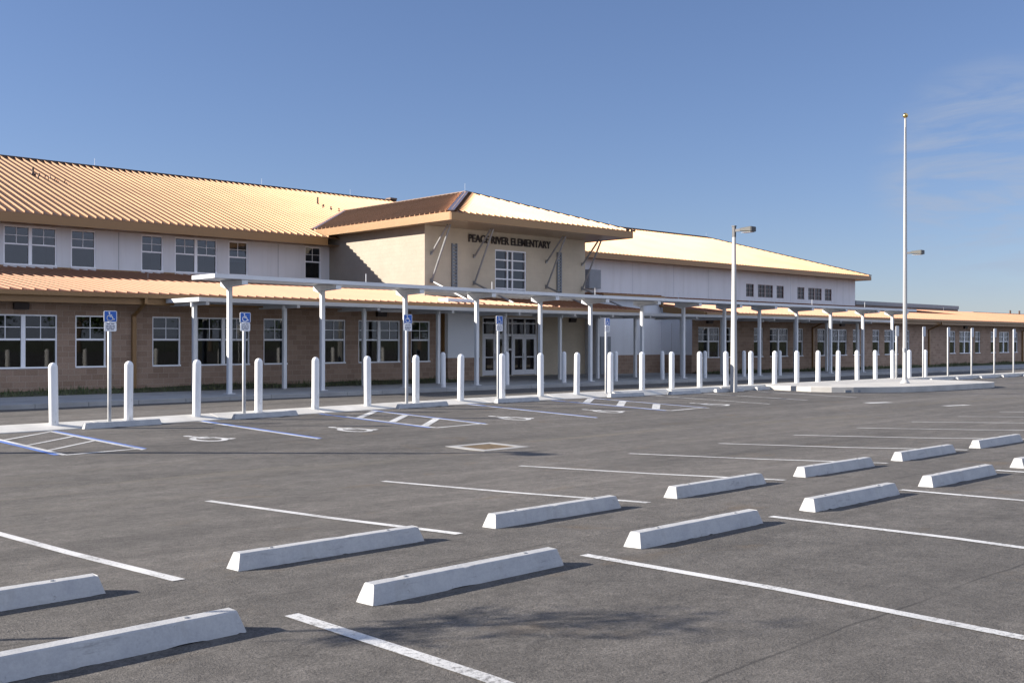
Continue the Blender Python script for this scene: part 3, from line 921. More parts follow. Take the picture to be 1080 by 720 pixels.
# blinds and posters seen behind some panes
def indoors(u0, u1, z0, z1, V, mat):
    b = MB(); b.box(u0, u1, V + .106, V + .1105, z0 + ZC, z1 + ZC); return b

# --- white screen wall with brick base, left of the doors, and the recessed wall on the right
b = MB(); b.box(30.34, 32.25, 36.6, 37.3, -.82 + ZC, 1.9 + ZC); part(b, 'wall', M['pier'], 'white stucco upper part of the pier left of the entrance')
b = MB(); b.box(30.32, 32.27, 36.58, 37.32, ZB + ZC, -.82 + ZC); part(b, 'wall', M['brick'], 'brick base of the white pier left of the entrance')
b = MB(); b.quad((43.51, 39.3, -.85 + ZC), (49.1, 39.3, -.85 + ZC), (49.1, 39.3, 2.55 + ZC), (43.51, 39.3, 2.55 + ZC)); b.quad((43.5, 40.3, ZB + ZC), (43.5, 39.27, ZB + ZC), (43.5, 39.27, 2.55 + ZC), (43.5, 40.3, 2.55 + ZC)); b.quad((49.08, 39.3, 1.9 + ZC), (49.08, 36.1, 1.5 + ZC), (49.08, 36.1, 1.62 + ZC), (49.08, 39.3, 2.02 + ZC)); part(b, 'wall', M['stucco'], 'white recessed wall right of the tower')
b = MB(); b.box(43.515, 49.095, 39.27, 39.5, ZB + ZC, -.85 + ZC); part(b, 'wall', M['brick'], 'brick base of the recessed wall')
b = MB(); b.quad((49.095, 39.3, -.85 + ZC), (49.095, 37.0, -.85 + ZC), (49.095, 37.0, 1.74 + ZC), (49.095, 39.3, 2.02 + ZC)); part(b, 'wall', M['stucco'], 'white side wall of the right wing')
b = MB(); b.box(49.06, 49.096, 37.0, 39.26, ZB + ZC, -.852 + ZC); part(b, 'wall', M['brick'], 'brick base of the right wing side wall')
b = MB()
for v0_, v1_ in ((35.98, 39.0),):
    q0, q1 = 1.64 + .122 * (v0_ - 36), 1.64 + .122 * (v1_ - 36)
    b.hexa([(48.9, v0_, q0 - .34 + ZC), (48.985, v0_, q0 - .34 + ZC), (48.985, v1_, q1 - .34 + ZC), (48.9, v1_, q1 - .34 + ZC),
            (48.9, v0_, q0 + .03 + ZC), (48.985, v0_, q0 + .03 + ZC), (48.985, v1_, q1 + .03 + ZC), (48.9, v1_, q1 + .03 + ZC)])
part(b, 'fascia', M['fascia'], 'sloping rake board at the end of the right wing')
# grey service doors in the recess
dr = MB(); dr.box(43.62, 44.5, 39.22, 39.262, -1.9 + ZC, .2 + ZC); dd = part(dr, 'door', M['greymetal'], 'grey service door in the recess')
h_ = MB(); h_.box(44.36, 44.42, 39.18, 39.216, -.98 + ZC, -.86 + ZC); h_.build('handle', M['steel'], dd)

# --- upper storey, left block
WU = [(5.5, 7.7, 2), (8.4, 9.5, 1), (13.3, 14.4, 1), (15.02, 17.3, 2), (17.93, 19.07, 1), (21.25, 22.35, 1), (22.95, 25.2, 2), (25.84, 26.93, 1), (30.34, 31.36, 1)]
WUz = (3.28, 5.03)
b = MB(); wall_front(b, -12, 31.9, ZB, 5.1, 48.7, [(a, c, *WUz) for a, c, n in WU])
b.quad((-12, 74, ZB + ZC), (-12, 48.7, ZB + ZC), (-12, 48.7, 5.1 + ZC), (-12, 74, 5.1 + ZC))
b.add([(-12, 48.7, 5.1 + ZC), (-12, 61.5, 9.9 + ZC), (-12, 74.3, 5.1 + ZC)], [(2, 1, 0)])
b.quad((46, 74, ZB + ZC), (-12, 74, ZB + ZC), (-12, 74, 5.1 + ZC), (46, 74, 5.1 + ZC))
part(b, 'wall', M['stucco'], 'white upper storey wall of the left block')
for a, c, n in WU: sash_window(a, c, WUz[0], WUz[1], 48.7, M['thinup'], n, fw=.06, mw=.15, room='dim')
b = MB()
cut = sorted([(-12, -12)] + [(a - .02, c + .02) for a, c, n in WU] + [(31.9, 31.9)])
for p, q in zip(cut, cut[1:]):
    b.box(p[1], q[0], 48.66, 48.697, 3.0 + ZC, 3.27 + ZC)
part(b, 'base_trim', M['fascia'], 'tan flashing at the foot of the upper wall')
for u in (11.5, 20.15, 28.7):
    b = MB(); b.box(u - .012, u + .012, 48.694, 48.699, 3.3 + ZC, 5.05 + ZC); part(b, 'wall_joint', M['greymetal'])

# --- upper storey, right block
WG = [(71.8, 72.9, 1), (73.5, 75.7, 2), (76.26, 77.36, 1), (79.5, 80.62, 1), (81.25, 83.48, 2), (84.02, 85.18, 1)]
WGz = (3.56, 4.62)
b = MB(); wall_front(b, 43.5, 89.4, ZB, 5.75, 48.7, [(a, c, *WGz) for a, c, n in WG])
b.quad((89.4, 48.7, ZB + ZC), (89.4, 68, ZB + ZC), (89.4, 68, 5.75 + ZC), (89.4, 48.7, 5.75 + ZC))
b.quad((89.4, 68, ZB + ZC), (43.5, 68, ZB + ZC), (43.5, 68, 5.75 + ZC), (89.4, 68, 5.75 + ZC))
part(b, 'wall', M['stucco'], 'white upper storey wall of the right block')
for a, c, n in WG: sash_window(a, c, WGz[0], WGz[1], 48.7, M['glassred'], n, 'darkframe', 'grid', .04, .16, False)
for u in (57.6, 62.3, 66.7, 70.0, 78.4, 87.2):
    b = MB(); b.box(u - .012, u + .012, 48.694, 48.699, 3.3 + ZC, 5.6 + ZC); part(b, 'wall_joint', M['signgrey'])
b = MB(); b.box(52.55, 53.75, 48.3, 48.69, 3.55 + ZC, 4.85 + ZC)
for i in range(9): b.box(52.6, 53.7, 48.27, 48.30, 3.62 + i * .13 + ZC, 3.69 + i * .13 + ZC)
part(b, 'air_vent', M['greymetal'], 'grey louvred box on the white wall beside the tower')
# low parapet beyond the right block; brown lower face paints the shadow there
b = MB(); b.box(89.42, 111.3, 48.7, 49.1, 2.6 + ZC, 3.36 + ZC, 0); b.box(89.42, 111.35, 48.62, 49.18, 3.36 + ZC, 3.72 + ZC, 1)
part(b, 'parapet', [M['cap'], M['greymetal']], 'low grey parapet beyond the right block')

# --- tower
TW = (36.6, 38.87, 2.5, 4.74)
b = MB()
DO = (35.72, 39.75, -1.86, 1.2)
wall_front(b, 31.92, 43.51, ZB, 5.66, 40.3, [TW, DO], .16)
b.quad((31.92, 58, ZB + ZC), (31.92, 40.3, ZB + ZC), (31.92, 40.3, 5.66 + ZC), (31.92, 58, 5.66 + ZC), 1)
b.quad((43.51, 40.3, ZB + ZC), (43.51, 58, ZB + ZC), (43.51, 58, 5.66 + ZC), (43.51, 40.3, 5.66 + ZC))
part(b, 'wall', [M['tanfront'], M['tan']], 'tan block walls of the entrance tower')
b = MB(); g = MB()
u0, u1, z0, z1 = TW; cols = [36.66, 37.48, 37.56, 37.84, 37.92, 38.81]
b.box(u0, u1, 40.33, 40.44, z1 + ZC - .07, z1 + ZC); b.box(u0, u1, 40.33, 40.44, z0 + ZC, z0 + ZC + .07)
for a, c in ((u0, u0 + .07), (u1 - .07, u1)): b.box(a, c, 40.33, 40.44, z0 + .07 + ZC, z1 - .07 + ZC)
for a in (37.52, 37.88): b.box(a - .04, a + .04, 40.335, 40.44, z0 + .07 + ZC, z1 - .07 + ZC)
for i in range(1, 5):
    z = z1 - .03 - i * .5 + ZC
    if z > z0 + ZC + .1:
        for a, c in ((u0 + .07, 37.48), (37.56, 37.84), (37.92, u1 - .07)): b.box(a, c, 40.34, 40.43, z - .035, z + .035)
g.box(u0 + .07, u1 - .07, 40.425, 40.45, z0 + .07 + ZC, z1 - .07 + ZC)
w = part(b, 'window', M['frame'], 'tall gridded white window of the tower'); g.build('pane', M['glassup'], w)
# lettering
cu = bpy.data.curves.new('lettering', 'FONT'); cu.body = 'PEACE RIVER ELEMENTARY'; cu.size = 1; cu.extrude = .03; cu.offset = .015
to = bpy.data.objects.new('lettering_source', cu); COL.objects.link(to)
bpy.context.view_layer.update()
me = bpy.data.meshes.new_from_object(to.evaluated_get(bpy.context.evaluated_depsgraph_get()))
xs = [v.co.x for v in me.vertices]; ys = [v.co.y for v in me.vertices]
x0, x1, y0, y1 = min(xs), max(xs), min(ys), max(ys)
sx, sy = (40.66 - 34.72) / (x1 - x0), .40 / (y1 - y0)
o0 = SB.location
for v in me.vertices:
    x, y, z = v.co
    v.co = Vector((34.72 + (x - x0) * sx, 40.24 - z * .8, 5.0 + ZC + (y - y0) * sy)) - o0
bpy.data.objects.remove(to)
me.materials.clear(); me.materials.append(M['letter'])
lo_ = bpy.data.objects.new('lettering', me); COL.objects.link(lo_); lo_.parent = SB
lo_['label'] = 'dark raised letters reading PEACE RIVER ELEMENTARY'
# slotted grey channels on the tower front
for u in (33.78, 41.35):
    b = MB(); b.box(u - .17, u - .11, 40.2, 40.297, 2.5 + ZC, 4.85 + ZC); b.box(u + .11, u + .17, 40.2, 40.297, 2.5 + ZC, 4.85 + ZC)
    for i in range(14): b.box(u - .11, u + .11, 40.22, 40.29, 2.55 + i * .165 + ZC, 2.65 + i * .165 + ZC)
    part(b, 'wall_vent', M['greymetal'], 'slotted grey channel on the tower front')
# braces
for u in (32.3, 35.11, 40.35, 43.22):
    s_ = MB(); s_.box(u - .06, u + .06, 40.22, 40.297, 2.82 + ZC, 3.02 + ZC); s_.box(u - .05, u + .05, 40.23, 40.297, 4.2 + ZC, 4.38 + ZC)
    br = part(s_, 'brace', M['steel'], 'V-shaped steel brace holding the tower eave')
    for p, q in (((u, 40.2, 2.95 + ZC), (u, 38.8, 5.58 + ZC)), ((u, 40.2, 4.3 + ZC), (u, 39.0, 5.58 + ZC)), ((u, 40.2, 2.9 + ZC), (u, 37.3, 1.83 + ZC))):
        r_ = MB(); r_.tube([p, q], .05, 8); r_.build('rod', M['steel'], br, smooth=True)

# --- entrance doors
ent = MB(); gl = MB(); V = 40.36
u0, u1 = DO[0], DO[1]
for (a, c) in ((u0, u0 + .14), (u1 - .1, u1), (37.55, 37.64), (37.86, 37.95)): ent.box(a, c, V, V + .1, DO[2] + ZC, DO[3] + ZC)
for zz, h in ((1.12, .08), (.85, .07), (.2, .12)):
    for a, c in ((u0 + .14, 37.55), (37.64, 37.86), (37.95, u1 - .1)): ent.box(a, c, V + .003, V + .1, zz + ZC, zz + h + ZC)
for a in (36.66, 38.8): ent.box(a, a + .08, V + .003, V + .1, .32 + ZC, .85 + ZC)
for a in (36.66, 38.8): ent.box(a, a + .08, V + .003, V + .1, .92 + ZC, 1.12 + ZC)
ent.box(37.64, 37.86, V + .003, V + .1, -.55 + ZC, -.45 + ZC)
gl.box(u0 + .05, u1 - .05, V + .06, V + .075, DO[2] + ZC, DO[3] + ZC)
e = part(ent, 'door_frame', M['frame'], 'white aluminium frame around the glass entrance doors'); gl.build('pane', M['glassred'], e)
for a, c in ((u0 + .14, 36.68), (36.69, 37.54), (37.955, 38.78), (38.79, u1 - .105)):
    dm = MB(); z0, z1 = -1.84 + ZC, .195 + ZC
    dm.box(a, a + .13, V - .005, V + .05, z0, z1); dm.box(c - .13, c, V - .005, V + .05, z0, z1)
    dm.box(a + .13, c - .13, V - .005, V + .05, z1 - .14, z1); dm.box(a + .13, c - .13, V - .005, V + .05, z0, z0 + .26); dm.box(a + .13, c - .13, V, V + .04, -.93 + ZC, -.87 + ZC)
    do = part(dm, 'door', M['frame'], 'white framed glass entrance door')
    g2 = MB(); g2.box(a + .13, c - .13, V + .02, V + .03, z0 + .26, z1 - .14); g2.build('pane', M['glassred'], do)
    hx = c - .09 if a in (u0 + .14, 37.955) else a + .09
    h2 = MB(); h2.tube([(hx, V - .06, -1.05 + ZC), (hx, V - .06, -.7 + ZC)], .015, 6); h2.build('handle', M['steel'], do)

# --- standing-seam roofs
def clip(poly, axis, t):
    r = []
    n = len(poly)
    for i in range(n):
        a, c = poly[i], poly[(i + 1) % n]
        if (a[axis] - t) * (c[axis] - t) < 0:
            f = (t - a[axis]) / (c[axis] - a[axis]); r.append(a[1 - axis] + f * (c[1 - axis] - a[1 - axis]))
    return (min(r), max(r)) if len(r) >= 2 else None
def seam_roof(polys, name, label, sp=.39, rh=.088, mat='roof'):
    b = MB()
    for poly, zf, axis in polys:       # axis 0: ribs run along V at fixed U
        zz = lambda u, v: zf(u, v) + ZC
        b.prism(poly, lambda u, v: zz(u, v) - .06, zz)
        lo__ = min(p[axis] for p in poly); hi__ = max(p[axis] for p in poly)
        k = math.ceil((lo__ + .03) / sp)
        while k * sp < hi__ - .02:
            t = k * sp; k += 1
            c = clip(poly, axis, t)
            if not c or c[1] - c[0] < .15: continue
            a0, a1 = c
            w0, w1 = .026, .017
            def pt(w, s, dz):
                u, v = (t + w, s) if axis == 0 else (s, t + w)
                u0_, v0_ = (t, s) if axis == 0 else (s, t)
                return (u, v, zz(u0_, v0_) + dz)
            p = [pt(-w0, a0, -.002), pt(w0, a0, -.002), pt(w0, a1, -.002), pt(-w0, a1, -.002), pt(-w1, a0, rh), pt(w1, a0, rh), pt(w1, a1, rh), pt(-w1, a1, rh)]
            if axis == 1: p = [p[1], p[0], p[3], p[2], p[5], p[4], p[7], p[6]]
            b.hexa(p)
    return part(b, name, M[mat], label)
S4 = 1 / 3.
# left block
zl = lambda u, v: 5.52 + S4 * (v - 47.7)
zl2 = lambda u, v: 5.52 + S4 * (75.3 - v)
seam_roof([([(-13, 47.7), (46, 47.7), (46, 61.5), (-13, 61.5)], zl, 0), ([(-13, 61.5), (46, 61.5), (46, 75.3), (-13, 75.3)], zl2, 0)], 'roof', 'long ribbed roof of the left block')
b = MB(); b.box(-13, 46, 61.38, 61.62, 10.17 + ZC, 10.205 + ZC); b.box(-13, 46, 61.42, 61.58, 9.9 + ZC, 10.17 + ZC)
b.box(45.3, 45.9, 61.2, 61.8, 10.205 + ZC, 10.33 + ZC)
part(b, 'ridge_cap', M['cap'])
b = MB(); b.box(-13, 31.1, 47.62, 47.72, 5.07 + ZC, 5.46 + ZC); b.box(-13, 31.9, 47.72, 48.69, 5.09 + ZC, 5.11 + ZC); part(b, 'fascia', M['fascia'], 'tan fascia under the left roof')
# right block
zr = lambda u, v: 5.97 + S4 * (v - 47.7)
a_ = 10.73
zr2 = lambda u, v: 5.97 + S4 * (47.7 + 2 * a_ - v)
zr3 = lambda u, v: 5.97 + S4 * (90.4 - u)
seam_roof([([(44, 47.7), (90.4, 47.7), (79.67, 58.43), (44, 58.43)], zr, 0), ([(44, 58.43), (79.67, 58.43), (90.4, 69.16), (44, 69.16)], zr2, 0),
           ([(90.4, 47.7), (90.4, 69.16), (79.67, 58.43)], zr3, 1)], 'roof', 'ribbed hip roof of the right block')
b = MB(); b.box(44, 79.67, 58.31, 58.55, 9.63 + ZC, 9.665 + ZC); b.box(44, 79.67, 58.36, 58.5, 9.4 + ZC, 9.63 + ZC)
b.beam((79.67, 58.43, 9.63 + ZC), (90.45, 47.65, 6.035 + ZC), .18, .08)
part(b, 'ridge_cap', M['cap'])
b = MB(); b.box(44.3, 90.4, 47.62, 47.72, 5.58 + ZC, 5.93 + ZC); b.box(90.32, 90.42, 47.72, 69, 5.58 + ZC, 5.93 + ZC); b.box(43.6, 90.32, 47.72, 48.69, 5.62 + ZC, 5.64 + ZC); b.box(89.41, 90.32, 48.69, 69, 5.62 + ZC, 5.64 + ZC)
part(b, 'fascia', M['fascia'], 'tan fascia under the right roof')
# tower roof
e0, e1, ev = 31.18, 44.24, 37.4
um = (e0 + e1) / 2; pk = ev + (e1 - e0) / 2
zt1 = lambda u, v: 6.0 + S4 * (v - ev)
zt2 = lambda u, v: 6.0 + S4 * (u - e0)
zt3 = lambda u, v: 6.0 + S4 * (e1 - u)
seam_roof([([(e0, ev), (e1, ev), (um, pk)], zt1, 0), ([(e0, ev), (um, pk), (um, 57), (e0, 50)], zt2, 1), ([(e1, ev), (e1, 52), (um, 57), (um, pk)], zt3, 1)], 'roof', 'ribbed hip roof of the entrance tower')
b = MB(); pz = 6.0 + S4 * (um - e0) + ZC
b.beam((e0 - .03, ev - .03, 6.05 + ZC), (um, pk, pz + .06), .32, .04); part(b, 'hip_cap', M['hipcap'], 'pale metal hip cap at the tower corner')
b = MB(); b.beam((e1 + .1, ev - .1, 6.02 + ZC), (um, pk, pz + .05), .18, .09); b.box(um - .1, um + .1, pk, 56.3, pz + .02, pz + .09)
part(b, 'ridge_cap', M['cap'])
b = MB(); b.beam((e0, 49.12, 6.06 + ZC), (um, 56.0, pz + .12), .5, .06); part(b, 'valley_flashing', M['hipcap'])
b = MB()
b.box(e0, e1, ev - .02, ev + .06, 5.62 + ZC, 5.96 + ZC); b.box(e0 - .02, e0 + .06, ev + .06, 49.3, 5.62 + ZC, 5.96 + ZC); b.box(e1 - .06, e1 + .02, ev + .06, 48.6, 5.62 + ZC, 5.96 + ZC)
part(b, 'fascia', M['fascia'], 'tan fascia around the tower roof')
b = MB(); b.box(e0 + .06, e1 - .06, ev + .06, 40.295, 5.64 + ZC, 5.66 + ZC); b.box(e0 + .06, 31.915, 40.295, 48.9, 5.64 + ZC, 5.66 + ZC); b.box(43.515, e1 - .06, 40.295, 48.5, 5.64 + ZC, 5.66 + ZC)
part(b, 'soffit', M['soffit'], 'smooth tan soffit under the tower eave')
# low roofs
zk = lambda u, v: 1.64 + .122 * (v - 36.0)
seam_roof([([(-13, 36), (31.9, 36), (31.9, 48.7), (-13, 48.7)], zk, 0)], 'roof', 'low ribbed roof of the left wing', rh=.05, mat='lowroof')
seam_roof([([(31.91, 36), (43.45, 36), (43.45, 40.29), (31.91, 40.29)], zk, 0)], 'roof', 'low porch roof over the entrance', rh=.05, mat='lowroof')
seam_roof([([(43.52, 39.0), (48.99, 39.0), (48.99, 48.69), (43.52, 48.69)], lambda u, v: 2.62 + .05 * (v - 39), 0)], 'roof', 'low roof over the recess right of the tower', rh=.05, mat='lowroof')
zk2 = lambda u, v: zk(u, 47.2) - .122 * (v - 47.2)
seam_roof([([(49.0, 36), (89.4, 36), (89.4, 48.69), (49.0, 48.69)], zk, 0), ([(89.4, 36), (129, 36), (129, 47.2), (89.4, 47.2)], zk, 0), ([(89.4, 47.2), (129, 47.2), (129, 60), (89.4, 60)], zk2, 0)], 'roof', 'low ribbed roof of the right wing', rh=.05, mat='lowroof')
b = MB(); b.box(111.4, 129, 47.1, 47.3, zk(0, 47.2) + .03 + ZC, zk(0, 47.2) + .08 + ZC); part(b, 'ridge_cap', M['lowroof'])
for (a, c, lab) in ((-13, 31.9, 'left wing'), (49.0, 129, 'right wing')):
    b = MB(); b.box(a, c, 35.86, 36.02, 1.47 + ZC, 1.60 + ZC); g_ = part(b, 'gutter', M['fascia'], 'tan gutter of the ' + lab)
    b = MB(); b.box(a, c, 36.08, 36.16, 1.24 + ZC, 1.50 + ZC); b.box(a, c, 36.16, 36.99, 1.25 + ZC, 1.275 + ZC); part(b, 'fascia', M['fascia'], 'tan eave board of the ' + lab)
b = MB(); b.box(31.91, 43.45, 35.93, 36.02, 1.36 + ZC, 1.60 + ZC); b.box(43.45, 43.5, 36.02, 40.28, 1.4 + ZC, 1.62 + ZC); b.box(31.91, 43.45, 36.02, 40.29, 1.38 + ZC, 1.4 + ZC); part(b, 'fascia', M['fascia'], 'fascia of the entrance porch')
b = MB(); b.box(43.52, 48.98, 38.9, 39.02, 2.40 + ZC, 2.6 + ZC); b.box(48.9, 48.98, 39.02, 48.6, 2.0 + ZC, 2.55 + ZC); part(b, 'fascia', M['fascia'], 'fascia of the recess roof')
# downspouts
for u, kink in ((15.85, 1), (30.42, 0), (62.25, 1), (79.3, 1), (97.8, 1)):
    b = MB()
    if kink:
        b.beam((u, 35.94, 1.5 + ZC), (u, 35.94, 1.26 + ZC), .11, .11); b.beam((u, 35.94, 1.3 + ZC), (u, 36.93, .86 + ZC), .10, .08, up=(1, 0, 0))
        b.box(u - .075, u + .075, 36.88, 36.995, ZB + .35 + ZC, .9 + ZC)
    else:
        b.box(u - .14, u + .06, 36.82, 36.995, ZB + .35 + ZC, 1.24 + ZC)
    part(b, 'downspout', M['fascia'])
# wall lamps
for u, v in ((11.95, 37.0), (26.85, 37.0), (42.4, 40.3), (50.7, 37.0), (66.0, 37.0), (85.8, 37.0)):
    b = MB(); b.hexa([(u - .24, v - .14, 1.0 + ZC), (u + .24, v - .14, 1.0 + ZC), (u + .24, v - .003, 1.0 + ZC), (u - .24, v - .003, 1.0 + ZC),
                      (u - .24, v - .2, 1.22 + ZC), (u + .24, v - .2, 1.22 + ZC), (u + .24, v - .003, 1.22 + ZC), (u - .24, v - .003, 1.22 + ZC)])
    part(b, 'wall_lamp', M['darkbox'])
# roof vents and lightning rods
def vent(u, v, zf, h, r=.06):
    b = MB(); z = zf(u, v) + ZC
    b.lathe([(r * 1.9, -.05), (r * 1.8, .06), (r, .1), (r, h)], (u, v, z), 10); part(b, 'roof_vent', M['cap'], smooth=True)
for (u, v, h, r_) in ((19.0, 56.92, .42, .055), (19.12, 56.35, .22, .05), (19.6, 56.15, .2, .035), (36.38, 56.9, .5, .055), (36.3, 56.1, .22, .05), (36.6, 55.75, .2, .035)): vent(u, v, zl, h, r_)
for u in (124.0, 126.6, 121.4): 
    vent(u, 47.2, zk, .45, .09)
b = MB()
def rods(lst):
    for (u, v, z, h) in lst:
        b = MB(); b.tube([(u, v, z + ZC), (u, v, z + h * .8 + ZC)], .007, 5); part(b, 'lightning_rod', M['post'])
rods([(5, 61.5, 10.15, .6), (24, 61.5, 10.15, .6), (35, 61.5, 10.15, .6), (42, 61.5, 10.15, .6), (um, pk + .1, 8.2, .62), (15.6, 47.6, 2.2, 0.01), (19.5, 44, 2.6, .35), (25.2, 44, 2.6, .35), (52, 58.4, 9.6, .6), (66, 58.4, 9.6, .5), (79.6, 58.4, 9.6, .5), (73, 46.8, 2.9, .5), (91.0, 44, 2.6, .5), (104.5, 47.2, 3.0, .5)])

# ------------------------------------------------------------------ sapling whose shadow falls across the lot
bed = [(-1.9, 7.5), (.55, 7.5), (.55, 12.2), (-1.9, 12.2)]
b = MB(); b.prism(bed, lambda u, v: G(u, v) + ZC - .2, lambda u, v: G(u, v) + ZC + .13); struct(b.build('planting_island', M['kerb'], bevel=.02), 'kerbed planting island at the end of the bay row', 'planting island')
b = MB(); b.prism([(-1.75, 7.65), (.4, 7.65), (.4, 12.05), (-1.75, 12.05)], lambda u, v: G(u, v) + ZC + .1, lambda u, v: G(u, v) + ZC + .15); struct(b.build('planting_soil', M['soil']), 'dark mulch in the planting island', 'soil')
tu, tv = -.62, 8.72; tz = G(tu, tv) + ZC + .14
tr = empty('young_tree', (tu, tv, tz), 'thin young tree with a narrow leafy crown in the planting island', 'tree')
b = MB(); b.tube([(tu, tv, tz - .1), (tu + .02, tv, tz + 1.2), (tu - .01, tv + .01, tz + 2.4), (tu, tv, tz + 3.15)], [.026, .022, .016, .006], 8)
tips = []
for i in range(34):
    h = random.uniform(2.15, 3.15); a = random.uniform(0, 6.28); L = random.uniform(.25, .5)
    p0 = Vector((tu, tv, tz + h)); p1 = p0 + Vector((math.cos(a) * L, math.sin(a) * L, L * random.uniform(.0, .5)))
    b.tube([p0, (p0 + p1) / 2 + Vector((0, 0, .03)), p1], [.007, .005, .002], 5); tips.append((p0, p1))
b.build('trunk', M['bark'], tr, smooth=True)
b = MB()
def leaf(b, c, L, W, rnd=random):
    d = Vector((rnd.uniform(-1, 1), rnd.uniform(-1, 1), rnd.uniform(-.8, .5))).normalized()
    s_ = d.cross(Vector((rnd.uniform(-1, 1), rnd.uniform(-1, 1), rnd.uniform(-1, 1)))).normalized() * W / 2
    b.add([c, c + d * L * .5 + s_, c + d * L, c + d * L * .5 - s_], [(0, 1, 2, 3)])
for p0, p1 in tips:
    for j in range(9):
        leaf(b, p0 + (p1 - p0) * random.uniform(.3, 1.05), random.uniform(.12, .24), random.uniform(.018, .036))
b.build('crown', M['leaf'], tr)

# trees across the street behind the lot: the windows mirror them
def big_tree(h):
    t = empty('street_tree', (0, 0, 0))
    rnd = random.Random(11)
    b = MB(); b.tube([(0, 0, -.3), (.1, 0, h * .2), (0, .1, h * .45), (.1, 0, h * .75)], [.32, .26, .2, .06], 10)
    cl = []
    for i in range(22):
        a = rnd.uniform(0, 6.28); z0 = h * rnd.uniform(.25, .7); L = h * rnd.uniform(.18, .34)
        p1 = Vector((math.cos(a) * L, math.sin(a) * L, z0 + L * rnd.uniform(.2, .8)))
        b.tube([(0, 0, z0), p1 * .5 + Vector((0, 0, z0 * .5 + .1)), p1], [.1, .07, .03], 6); cl.append(p1)
    b.build('trunk', M['bark'], t, smooth=True)
    c = MB()
    for p in cl + [Vector((0, 0, h * .9)), Vector((.5, .4, h * .8))]:
        for j in range(110):
            q = p + Vector((rnd.gauss(0, .8), rnd.gauss(0, .8), rnd.gauss(0, .55)))
            leaf(c, q, rnd.uniform(.3, .55), rnd.uniform(.2, .34), rnd)
    c.build('crown', M['leaf'], t)
    return t
spots = [(10, -62, 1.0), (24, -66, 1.2), (39, -61, .9), (53, -67, 1.25), (70, -63, 1.05), (88, -68, 1.3), (107, -62, 1.0), (126, -66, 1.15), (148, -60, 1.2), (170, -58, 1.1)]
tp = None
for i, (u, v, s_) in enumerate(spots):
    if tp is None: tp = o = big_tree(8.5)
    else: o = copy_tree(tp)
    o.location = (u, v, G(u, v) + ZC - .1); o.scale = (s_, s_, s_ * random.uniform(.9, 1.1)); o.rotation_euler = (0, 0, random.uniform(0, 6))
    tag(o, 'leafy street tree behind the lot, %s along the row' % ORD[i], 'tree', 'street trees behind the lot')

# ------------------------------------------------------------------ sky, sun
EL = R(22.5); SAZ = Vector((-.772, .636, 0)).normalized()
sun_dir = Vector((SAZ.x * math.cos(EL), SAZ.y * math.cos(EL), math.sin(EL)))
ld = bpy.data.lights.new('sun', 'SUN'); ld.energy = 4.4; ld.angle = R(.5); ld.color = (1, .92, .82)
lo2 = bpy.data.objects.new('sun', ld); COL.objects.link(lo2)
lo2.rotation_euler = (-sun_dir).to_track_quat('-Z', 'Y').to_euler(); lo2.location = (-40, 60, 60)
w = bpy.data.worlds.new('World'); SC.world = w; w.use_nodes = True
t = w.node_tree; t.nodes.clear()
out = t.nodes.new('ShaderNodeOutputWorld'); bg = t.nodes.new('ShaderNodeBackground'); t.links.new(bg.outputs[0], out.inputs[0])
sk = t.nodes.new('ShaderNodeTexSky'); sk.sky_type = 'NISHITA'; sk.sun_disc = False
sk.sun_elevation = EL; sk.sun_rotation = math.atan2(sun_dir.x, sun_dir.y)
sk.air_density = 1.0; sk.dust_density = .25; sk.ozone_density = 4.0; sk.altitude = 300
tc = t.nodes.new('ShaderNodeTexCoord')
# thin cirrus low in the sky beyond the flagpole
cm = mapping(t, tc.outputs['Generated'], (3.0, 3.0, 16.0))
cn = noise(t, cm, 2.4, 7, .62, .5)
dt = t.nodes.new('ShaderNodeVectorMath'); dt.operation = 'DOT_PRODUCT'
nrm = t.nodes.new('ShaderNodeVectorMath'); nrm.operation = 'NORMALIZE'
t.links.new(tc.outputs['Generated'], nrm.inputs[0]); t.links.new(nrm.outputs[0], dt.inputs[0])
cd = Vector((1.025, .41, .158)).normalized(); dt.inputs[1].default_value = cd
mr = t.nodes.new('ShaderNodeMapRange'); mr.interpolation_type = 'SMOOTHSTEP'
t.links.new(dt.outputs['Value'], mr.inputs[0]); mr.inputs[1].default_value = .9935; mr.inputs[2].default_value = .9995
mm = t.nodes.new('ShaderNodeMath'); mm.operation = 'MULTIPLY'
t.links.new(mr.outputs[0], mm.inputs[0]); t.links.new(ramp(t, cn, [(.40, 0), (.62, .75)]), mm.inputs[1])
gm = t.nodes.new('ShaderNodeGamma'); gm.inputs[1].default_value = .80
t.links.new(sk.outputs[0], gm.inputs[0])
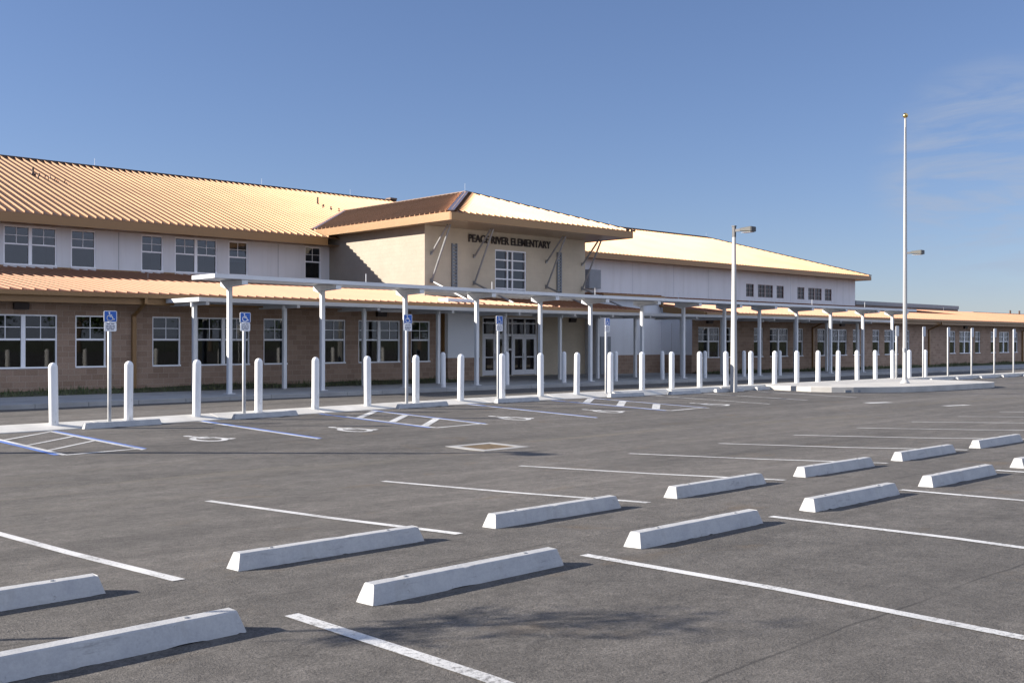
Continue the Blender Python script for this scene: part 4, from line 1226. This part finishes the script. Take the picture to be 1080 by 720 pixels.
skc = mix(t, gm.outputs[0], (.75, .755, .92), 1.0, 'MULTIPLY')
front = mix(t, skc, (2.15, 2.5, 3.2), mm.outputs[0])
# unseen bright cloud added behind the camera as fill light for the shaded walls
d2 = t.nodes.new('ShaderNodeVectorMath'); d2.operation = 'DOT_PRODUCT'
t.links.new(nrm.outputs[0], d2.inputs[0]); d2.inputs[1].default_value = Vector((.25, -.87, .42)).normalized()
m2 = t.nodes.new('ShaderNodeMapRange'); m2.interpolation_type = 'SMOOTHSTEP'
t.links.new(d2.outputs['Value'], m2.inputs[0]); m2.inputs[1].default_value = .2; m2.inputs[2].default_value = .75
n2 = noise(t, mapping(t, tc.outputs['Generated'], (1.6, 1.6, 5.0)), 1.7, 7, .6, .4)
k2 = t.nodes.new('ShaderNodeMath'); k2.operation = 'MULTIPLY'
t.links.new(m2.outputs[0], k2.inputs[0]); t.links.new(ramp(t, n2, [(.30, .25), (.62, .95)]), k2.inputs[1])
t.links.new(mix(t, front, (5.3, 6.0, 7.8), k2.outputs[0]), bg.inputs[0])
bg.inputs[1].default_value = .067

# ------------------------------------------------------------------ camera
cam = bpy.data.cameras.new('camera'); co = bpy.data.objects.new('camera', cam); COL.objects.link(co)
th = math.atan(1170 / 1098.0); S, C = math.sin(th), math.cos(th)
fw = Vector((C, S, 0)); rt = Vector((S, -C, 0)); up = Vector((0, 0, 1)); r = .0018
X = rt * math.cos(r) + up * math.sin(r); Y = up * math.cos(r) - rt * math.sin(r)
co.matrix_world = Matrix(((X.x, Y.x, -fw.x, 0), (X.y, Y.y, -fw.y, 0), (X.z, Y.z, -fw.z, ZC), (0, 0, 0, 1)))
cam.sensor_width = 36; cam.lens = 36 * 1098 / 1080.0; cam.shift_y = -1.5 / 1080
cam.clip_end = 6000; cam.clip_start = .1
SC.camera = co
SC.view_settings.view_transform = 'Standard'; SC.view_settings.look = 'None'; SC.view_settings.gamma = 1
SC.view_settings.use_curve_mapping = False
SC.view_settings.exposure = 1.5
SC.cycles.use_denoising = True
SC.cycles.max_bounces = 6
